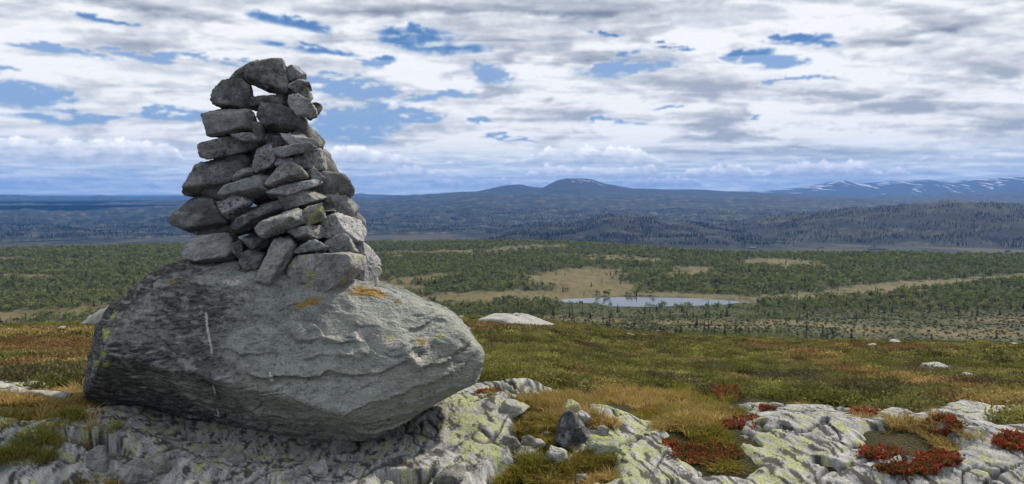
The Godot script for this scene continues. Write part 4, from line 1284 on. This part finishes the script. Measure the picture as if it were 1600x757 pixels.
# where grass grows between the slabs: [ellipse, tufts, tint, height]
func foreground_grass() -> void:
	var straw := Color(0.36, 0.265, 0.115)
	var gold := Color(0.29, 0.22, 0.09)
	var green := Color(0.135, 0.150, 0.030)
	var olive := Color(0.19, 0.165, 0.035)
	var patches := [
		[[70, 692, 110, 22, -14], 230, green, 0.10], [[60, 706, 110, 14, -16], 200, green, 0.10], [[105, 652, 45, 20, 0], 130, straw, 0.10], [[60, 628, 90, 7, 0], 170, straw, 0.10], [[120, 628, 30, 14, 0], 80, straw, 0.11], [[20, 655, 30, 8, 0], 20, olive, 0.1],
		[[865, 630, 55, 12, -6], 110, gold, 0.12], [[835, 668, 40, 16, 0], 80, olive, 0.10], [[860, 660, 40, 14, -20], 60, gold, 0.11], [[925, 640, 22, 16, 0], 50, gold, 0.12], [[940, 660, 24, 10, 0], 36, straw, 0.10],
		[[840, 742, 58, 16, 0], 90, olive, 0.12], [[835, 728, 34, 9, 0], 40, green, 0.13], [[915, 727, 44, 12, 0], 70, olive, 0.11], [[945, 722, 26, 10, 0], 34, green, 0.11], [[925, 754, 40, 6, 0], 30, straw, 0.1], [[850, 695, 20, 10, 0], 24, olive, 0.09],
		[[1010, 624, 80, 12, 4], 170, straw, 0.13], [[1090, 622, 60, 14, 0], 130, olive, 0.14], [[1060, 640, 90, 14, 10], 150, straw, 0.10], [[1050, 652, 50, 12, 0], 80, olive, 0.11], [[1085, 662, 36, 12, 0], 60, straw, 0.12], [[1110, 685, 36, 20, 30], 60, olive, 0.10], [[1055, 668, 30, 8, 0], 40, straw, 0.09],
		[[1125, 648, 36, 10, 0], 50, olive, 0.1], [[1400, 660, 70, 10, 12], 90, gold, 0.09], [[1470, 676, 60, 10, 12], 90, gold, 0.08], [[1440, 668, 50, 9, 12], 60, straw, 0.08], [[1470, 650, 30, 6, 0], 30, gold, 0.1], [[1250, 634, 20, 4, 0], 12, gold, 0.06], [[640, 748, 30, 5, 0], 26, Color(0.24, 0.12, 0.03), 0.05], [[140, 752, 50, 8, 0], 50, olive, 0.06],
		[[770, 628, 40, 6, 0], 26, olive, 0.07], [[1130, 730, 30, 10, 20], 20, olive, 0.06]]
	var kinds := []
	for k in 4: kinds.append([grass_mesh(46, 0.035, 0.10), [], PackedColorArray()])
	for p in patches:
		var e: Array = p[0]
		for k in int(p[1] * 1.15):
			var a := rng.randf() * TAU
			var rr := sqrt(rng.randf()) * 1.05
			var t := deg_to_rad(e[4])
			var dx: float = cos(a) * rr * e[2]
			var dy: float = sin(a) * rr * e[3]
			var px: float = e[0] + dx * cos(t) - dy * sin(t)
			var py: float = e[1] + dy * cos(t) + dx * sin(t)
			var d := quick_depth(px, py)
			var q := at(px, py, d)
			if rock_height(q.x, q.z) > heath_height(q.x, q.z) + 0.03 and rng.randf() < 0.85: continue
			var kk: Array = kinds[rng.randi() % 4]
			var s := rng.randf_range(0.75, 1.3)
			kk[1].append(place(q.x, q.z, ground_y(q.x, q.z) - 0.01, s, p[3] / 0.10 * rng.randf_range(0.35, 0.8)))
			var tint: Color = p[2]
			tint = tint.lerp([straw, olive, gold, green][rng.randi() % 4], rng.randf_range(0.0, 0.5))
			kk[2].append(tint * rng.randf_range(1.1, 1.75))
	for k in kinds: scatter("mountain_grass", "tufts of straw-yellow and green mountain grass between the bedrock slabs", "grass", k[0], M.leaf, k[1], k[2])

func red_plants() -> void:
	# each a mat of red autumn leaves: [cx, cy, rx, ry, label]
	var mats := [[948, 616, 26, 8, "red-leaved dwarf shrub mat behind the straw-coloured grass"], [998, 607, 22, 5, "low red shrub on the far rim of the grass pocket"], [1134, 614, 24, 12, "tallest bright red shrub beside the edge of the big right slab"],
		[1166, 656, 22, 8, "bright red mat lying across the top of the striped slab"], [1136, 662, 18, 6, "small red mat under the bright one on the striped slab's side"], [1130, 645, 18, 5, "thin red mat above the pale stone at the slab's edge"], [1048, 693, 13, 5, "small red patch touching the long lichen slab"],
		[1102, 708, 54, 17, "wide brown-red mat filling the hollow between two slabs"], [1352, 645, 28, 5, "narrow rusty mat in a crack on top of the slab"], [1375, 707, 32, 9, "dark red mat at the upper end of the large hollow"], [1464, 718, 38, 12, "brightest red mat at the lower end of the large hollow"],
		[1420, 732, 50, 8, "brown-red mat in the middle of the large hollow"], [1582, 690, 30, 12, "scarlet mat on the outermost slab"], [765, 612, 20, 4, "little red tuft on the slab by the boulder's nose"], [1016, 640, 14, 8, "small dark red sprig standing in the straw-coloured grass"],
		[1475, 668, 34, 6, "orange-red mat in the golden grass of the hollow"], [1200, 637, 14, 3, "tiny red tuft in a crack of the striped slab"]]
	for m in mats:
		var root_d := ground_depth(m[0], m[1] + m[3] * 0.5, 14.0)
		var base := at(m[0], m[1] + m[3] * 0.5, root_d)
		base.y = ground_y(base.x, base.z)
		var st := SurfaceTool.new()
		st.begin(Mesh.PRIMITIVE_TRIANGLES)
		var tw := SurfaceTool.new()
		tw.begin(Mesh.PRIMITIVE_TRIANGLES)
		var brown: bool = m[4].contains("brown")
		var n := int(m[2] * m[3] * 2.0) + 100
		for k in n:
			var a := rng.randf() * TAU
			var rr := sqrt(rng.randf()) * rng.randf_range(0.75, 1.1)
			var px: float = m[0] + cos(a) * rr * m[2]
			var py: float = m[1] + sin(a) * rr * m[3]
			if n_b.get_noise_2d(px * 0.11, py * 0.22) < -0.10 + 0.25 * rr * rr * rng.randf(): continue
			var d := quick_depth(px, py + 3.0)
			var p := at(px, py + 3.0, d)
			p.y = ground_y(p.x, p.z)
			var top := rng.randf_range(0.004, 0.024) * (4.0 if m[4].begins_with("tallest") else 1.0)
			var v := rng.randf_range(0.55, 1.3)
			var c := Color(0.34, 0.060, 0.034).lerp(Color(0.24, 0.080, 0.040), rng.randf()) * v
			if rng.randf() < (0.62 if brown else 0.30): c = Color(0.13, 0.09, 0.028) * v
			for q in 3:
				var dd := (rand_dir(-0.1) + Vector3(0, 0.3, 0)).normalized()
				var side := dd.cross(rand_dir()).normalized()
				leaf_quad(st, p + Vector3(rng.randf_range(-0.02, 0.02), top * rng.randf_range(0.5, 1.0), rng.randf_range(-0.02, 0.02)) - base, dd, side, 0.020 * rng.randf_range(0.7, 1.4), 0.013, c)
			if k % 2 == 0: leaf_quad(tw, p - base, (Vector3.UP + rand_dir() * 0.5).normalized(), rand_dir(), top, 0.003, Color(0.09, 0.05, 0.03))
		var root := Node3D.new()
		root.name = numbered("red_shrub")
		add_child(root)
		root.position = base
		tag(root, m[4], "shrub", "red autumn shrubs on the bedrock")
		mesh_node("leaves", st.commit(), M.leaf, root)
		mesh_node("stems", tw.commit(), M.leaf, root)

# ---------------------------------------------------------------- trees
func trunk_mesh(h: float, r: float, c: Color) -> ArrayMesh:
	var st := SurfaceTool.new()
	st.begin(Mesh.PRIMITIVE_TRIANGLES)
	for k in 5:
		var a := TAU * k / 5
		var b := TAU * (k + 1) / 5
		var p0 := Vector3(cos(a) * r, -0.3, sin(a) * r)
		var p1 := Vector3(cos(b) * r, -0.3, sin(b) * r)
		for q in [p0, p1, Vector3(0.05, h, 0)]:
			st.set_color(c)
			st.add_vertex(q)
	st.generate_normals()
	return st.commit()

func birch_crown(leaves: int) -> ArrayMesh:
	# a crown one unit high: clumps on rising limbs, each of many leaf-faced scraps
	var st := SurfaceTool.new()
	st.begin(Mesh.PRIMITIVE_TRIANGLES)
	var clumps := []
	for k in 8:
		var y := rng.randf_range(0.22, 0.92)
		var w := 0.36 * sqrt(maxf(0.0, 1.0 - pow((y - 0.5) / 0.55, 2.0)))
		var a := rng.randf() * TAU
		clumps.append([Vector3(cos(a) * w * rng.randf_range(0.3, 1.0), y, sin(a) * w * rng.randf_range(0.3, 1.0)), rng.randf_range(0.10, 0.17)])
	for k in leaves:
		var cl: Array = clumps[rng.randi() % clumps.size()]
		var p: Vector3 = cl[0] + rand_dir() * cl[1] * pow(rng.randf(), 0.4)
		var d := rand_dir(-0.5)
		var v := rng.randf_range(0.6, 1.35)
		leaf_quad(st, p, d, d.cross(rand_dir()).normalized(), rng.randf_range(0.08, 0.15), 0.085, Color(v, v, v))
	return st.commit()

func spruce_crown(tiers: int) -> ArrayMesh:
	var st := SurfaceTool.new()
	st.begin(Mesh.PRIMITIVE_TRIANGLES)
	for t in tiers:
		var k := float(t) / tiers
		var y := 0.06 + 0.92 * k
		var w := 0.17 * pow(1.0 - k, 0.8) + 0.012
		var n := 7 if k < 0.6 else 5
		var turn := rng.randf() * TAU
		for i in n:
			var a := turn + TAU * i / n + rng.randf_range(-0.25, 0.25)
			var l := w * rng.randf_range(0.7, 1.25)
			var d := Vector3(cos(a), rng.randf_range(-0.55, -0.15), sin(a)).normalized()
			var v := rng.randf_range(0.6, 1.3)
			leaf_quad(st, Vector3(0, y + 0.02, 0), d, Vector3(-sin(a), 0, cos(a)), l, l * 0.5, Color(v, v, v))
			leaf_quad(st, Vector3(0, y + 0.02, 0), d, Vector3(0, 1, 0), l, 0.05, Color(v, v, v) * 0.8)
	return st.commit()

func woods() -> void:
	var birch := []
	var spruce := []
	for k in 4:
		birch.append({"crown": birch_crown(130), "trunk": trunk_mesh(0.8, 0.014, Color(0.30, 0.28, 0.25))})
		spruce.append({"crown": spruce_crown(13), "trunk": trunk_mesh(0.95, 0.018, Color(0.09, 0.065, 0.045))})
	var scrub := shrub_mesh(60, 0.6, 0.8, 0.30)
	var sx := []
	var sc := PackedColorArray()
	var found := []   # [size as seen, kind, variant, x, y, z, height, tint, row, column]
	for k in 150000:
		var r := sqrt(lerpf(330.0 * 330.0, 1780.0 * 1780.0, rng.randf()))
		var a := rng.randf_range(-0.66, 0.66)
		var x := r * sin(a)
		var z := -r * cos(a)
		var px := 800.0 + F * tan(a)
		if px < -90.0 or px > 1690.0: continue
		var y := valley_height(x, z)
		var p := to_px(Vector3(x, y, z))
		var nb := n_b.get_noise_2d(x * 0.05, z * 0.03)
		var na := n_a.get_noise_2d(x * 0.03, z * 0.02)
		var m := meadow(p.x, p.y, nb, na)
		var edge: float = (1.6 - LAKE_Y) * F / (interp(PLATEAU_EDGE, p.x) - HORIZON) * sqrt(1.0 + pow((p.x - 800.0) / F, 2.0))
		if r > edge + 60.0: continue
		# the lake itself and its shore
		if ellipse([1020, 472.0, 162, 8.5], p.x, p.y) > 0.0: continue
		if r > 640.0 and r < 775.0 and p.y > 473.0 and p.x > 870.0 and p.x < 1180.0 and rng.randf() < 0.7: continue
		var flats := p.y > 486.0 and p.x > 860.0
		var keep := (1.0 - m) * (0.95 if not flats else 0.20)
		keep *= clampf(0.62 + 1.3 * nb + 0.5 * na, 0.06, 1.0)
		if p.y > 540.0 - 40.0 * smoothstep(900.0, 500.0, p.x) and not flats: keep *= 0.3
		if ellipse([1190, 527, 130, 8, 1], p.x, p.y) > 0.0: keep = 0.75
		# the belt of trees along the near shore
		if absf(p.y - interp([560, 478, 700, 484, 850, 488, 1000, 491, 1200, 488, 1400, 479, 1600, 474], p.x) + na * 8.0) < interp([560, 6, 800, 8, 1000, 10, 1200, 10, 1400, 14, 1600, 18], p.x): keep = 0.9 * clampf(0.85 + nb, 0.3, 1.0)
		if ellipse([1480, 470, 220, 22, 0], p.x, p.y) > 0.0: keep = maxf(keep, 0.6 * (1.0 - m))
		if r > edge - 140.0: keep *= 0.55 + 0.4 * smoothstep(1000.0, 1200.0, p.x)
		var is_spruce := rng.randf() < (0.04 + 0.06 * smoothstep(0.1, 0.4, na))
		if m > 0.5 and rng.randf() < 0.0025: is_spruce = true; keep = 1.0
		if rng.randf() > keep:
			if (flats or m < 0.7) and rng.randf() < (0.85 if flats else 0.40) and sx.size() < 26000:
				sx.append(place(x, z, y - 0.1, rng.randf_range(0.7, 1.8), rng.randf_range(0.5, 1.1)))
				sc.append(Color(0.050, 0.060, 0.018) * rng.randf_range(0.7, 1.9))
			continue
		var h := rng.randf_range(4.5, 9.0) if is_spruce else rng.randf_range(2.8, 7.2)
		if flats and not is_spruce: h *= 0.6
		var tint := Color(0.016, 0.024, 0.013) * rng.randf_range(0.8, 1.4) if is_spruce else Color(0.130, 0.160, 0.056).lerp(Color(0.200, 0.222, 0.082), clampf(0.5 + nb + rng.randf_range(-0.4, 0.4), 0, 1)) * rng.randf_range(0.55, 1.55)
		found.append([h / r, 1 if is_spruce else 0, rng.randi() % 4, x, y, z, h, tint, p.y, p.x])
	for kind in 2:
		var called: String = ["birch_tree", "spruce_tree"][kind]
		var set_: Array = [birch, spruce][kind]
		var own := found.filter(func(t): return t[1] == kind)
		var seen := own.filter(func(t): return t[9] > 590.0 + (590.0 if t[8] > 505.0 and t[9] < 860.0 else 0.0) or t[9] < 250.0 and t[8] < 500.0)
		seen.sort_custom(func(p, q): return p[0] > q[0])
		var single := {}
		for i in mini(300, seen.size()): single[seen[i]] = true
		var tints := {}
		var rest := []
		for v in 4: rest.append([[], PackedColorArray()])
		for t in own:
			if single.has(t):
				var root := Node3D.new()
				root.name = numbered(called)
				add_child(root)
				root.position = Vector3(t[3], t[4], t[5])
				root.rotation.y = rng.randf() * TAU
				root.scale = Vector3.ONE * t[6]
				var shade_i := clampi(int((t[7].g / (0.024 if kind == 1 else 0.192) - 0.6) * 3.6), 0, 3)
				var mat: StandardMaterial3D = M["%s_%d" % [called, shade_i]]
				mesh_node("trunk", set_[t[2]].trunk, M.bark, root)
				mesh_node("crown", set_[t[2]].crown, mat, root)
				var place_: String = "in the wood round the lake"
				if t[8] > 486.0 and t[9] > 860.0: place_ = "on the open flats between heath and lake"
				elif t[9] < 500.0: place_ = "in the valley wood behind the boulder"
				elif t[9] > 1180.0: place_ = "in the wood beyond the lake's pointed end"
				elif t[8] > 472.0: place_ = "in the belt of trees on the near lake shore"
				tag(root, ["light green birch ", "dark pointed spruce "][kind] + place_, "tree", ["birches ", "spruces "][kind] + place_)
			else:
				var b := Basis(Vector3.UP, rng.randf() * TAU).scaled(Vector3(t[6] * rng.randf_range(0.85, 1.3), t[6], t[6] * rng.randf_range(0.85, 1.3)))
				rest[t[2]][0].append(Transform3D(b, Vector3(t[3], t[4], t[5])))
				rest[t[2]][1].append(t[7])
		for v in 4:
			scatter(["birch_wood", "spruce_wood"][kind], ["light green birch wood covering the valley plateau", "dark spruces scattered through the valley birch wood"][kind], "wood", set_[v].crown, M.leaf, rest[v][0], rest[v][1])
	# spruces on the wooded hills across the valley, each about a pixel tall
	var fx := []
	var fc := PackedColorArray()
	for k in 100000:
		var r := 3300.0 + 4200.0 * pow(rng.randf(), 1.4)
		var a := rng.randf_range(-0.62, 0.62)
		var px := 800.0 + F * tan(a)
		var t := n_b.get_noise_2d(r * sin(a) * 0.004, r * cos(a) * 0.004)
		if rng.randf() > 0.35 + 1.8 * t: continue
		var y := -1e6
		for h in wooded:
			y = maxf(y, hill_y(h, px, r))
		if y < -231.0: continue
		fx.append(place(r * sin(a), -r * cos(a), y - 1.0, rng.randf_range(8.0, 18.0)))
		fc.append(Color(0.009, 0.015, 0.010) * rng.randf_range(0.6, 2.4))
	scatter("spruce_wood", "far spruce wood darkening the hills across the valley", "wood", spruce[0].crown, M.leaf, fx, fc)
	scatter("willow_scrub", "low dark willow and dwarf birch scrub on the valley flats", "scrub", scrub, M.leaf, sx, sc)
	print("trees ", found.size(), " scrub ", sx.size())

# ---------------------------------------------------------------- materials
func leaf_mat(c := Color.WHITE) -> StandardMaterial3D:
	var m := StandardMaterial3D.new()
	m.vertex_color_use_as_albedo = true
	m.albedo_color = c.linear_to_srgb() if c != Color.WHITE else c
	m.roughness = 0.75
	m.metallic_specular = 0.25
	m.cull_mode = BaseMaterial3D.CULL_DISABLED
	m.backlight_enabled = true
	m.backlight = grey(0.78)
	return m

func materials() -> void:
	var off2 := PackedFloat32Array([0.0, 1.0])
	var spk := noise_tex(3, 0.035, PackedFloat32Array([0.0, 0.33, 0.42, 0.60, 1.0]), PackedColorArray([grey(0.42), grey(0.55), grey(0.88), grey(0.95), grey(1.0)]))
	var soft_spk := noise_tex(4, 0.05, PackedFloat32Array([0.0, 0.30, 0.40, 0.60, 1.0]), PackedColorArray([grey(0.62), grey(0.74), grey(0.90), grey(0.97), grey(1.0)]))
	var relief := noise_tex(8, 0.016, off2, PackedColorArray([grey(0.0), grey(1.0)]), FastNoiseLite.TYPE_SIMPLEX_SMOOTH, 6, 512, FastNoiseLite.FRACTAL_RIDGED, 12.0)
	var grain := noise_tex(21, 0.05, off2, PackedColorArray([grey(0.55), grey(1.0)]))
	var grain_h := noise_tex(22, 0.06, off2, PackedColorArray([grey(0.0), grey(1.0)]))
	M.stone = ground_mat(soft_spk, 4.0, relief, 0.8, 0.9)
	M.stone.uv1_world_triplanar = false
	M.boulder = ground_mat(soft_spk, 1.9, relief, 1.2, 0.88)
	M.boulder.uv1_scale = Vector3(2.2, 4.0, 2.2)
	M.bedrock = ground_mat(soft_spk, 2.3, relief, 0.32, 0.92)
	M.soil = ground_mat(grain, 1.6, grain_h, 4.0)
	M.valley = ground_mat(grain, 0.05, null, 0.0)
	M.far = ground_mat(grain, 0.004, null, 0.0)
	M.leaf = leaf_mat()
	M.bark = leaf_mat()
	M.bark.backlight_enabled = false
	for k in 4:
		var v := 0.65 + 0.3 * k
		M["birch_tree_%d" % k] = leaf_mat(Color(0.165 * v, 0.192 * v, 0.069 * v))
		M["spruce_tree_%d" % k] = leaf_mat(Color(0.016 * v, 0.024 * v, 0.013 * v))
	var w := StandardMaterial3D.new()
	w.albedo_color = Color(0.02, 0.03, 0.04).linear_to_srgb()
	w.roughness = 0.12
	w.metallic_specular = 0.9
	w.normal_enabled = true
	w.normal_texture = noise_tex(40, 0.03, PackedFloat32Array(), PackedColorArray())
	w.normal_texture.as_normal_map = true
	w.normal_texture.bump_strength = 2.0
	w.normal_scale = 0.10
	w.uv1_triplanar = true
	w.uv1_world_triplanar = true
	w.uv1_scale = Vector3.ONE * 0.08
	M.water = w
	var s := StandardMaterial3D.new()
	s.albedo_color = Color(0.42, 0.41, 0.37).linear_to_srgb()
	s.metallic = 0.25
	s.roughness = 0.65
	s.roughness_texture = grain
	s.uv1_triplanar = true
	s.uv1_scale = Vector3.ONE * 9.0
	M.steel = s

func _ready() -> void:
	rng.seed = 20240
	n_a.seed = 1; n_a.frequency = 1.0; n_a.fractal_octaves = 3
	n_b.seed = 2; n_b.frequency = 1.0; n_b.fractal_octaves = 4; n_b.noise_type = FastNoiseLite.TYPE_SIMPLEX_SMOOTH
	n_c.seed = 3; n_c.frequency = 1.0; n_c.fractal_octaves = 3
	packed = {"soil": pack(SOIL), "red": pack(HEATH_RED), "ochre": pack(HEATH_OCHRE), "dark": pack(HEATH_DARK), "lichen": pack(LICHEN_SPOTS), "meadow": pack(MEADOW.map(func(e): return [e[0], e[1], e[2] * 1.08, e[3] * (1.12 if e[1] < 480 else 1.1), e[4]])),
		"orange": pack(ORANGE), "yellow": pack(YELLOW), "pale": pack(PALE), "vein": pack(VEIN)}
	var t0 := Time.get_ticks_msec()
	set_view()
	print("sky ", Time.get_ticks_msec() - t0)
	materials()
	build_land()
	print("land ", Time.get_ticks_msec() - t0)
	boulder()
	print("boulder ", Time.get_ticks_msec() - t0)
	cairn()
	print("cairn ", Time.get_ticks_msec() - t0)
	marker()
	loose_stones()
	print("stones ", Time.get_ticks_msec() - t0)
	woods()
	print("woods ", Time.get_ticks_msec() - t0)
	heath_plants()
	print("heath ", Time.get_ticks_msec() - t0)
	red_plants()
	foreground_grass()
	print("done ", Time.get_ticks_msec() - t0)
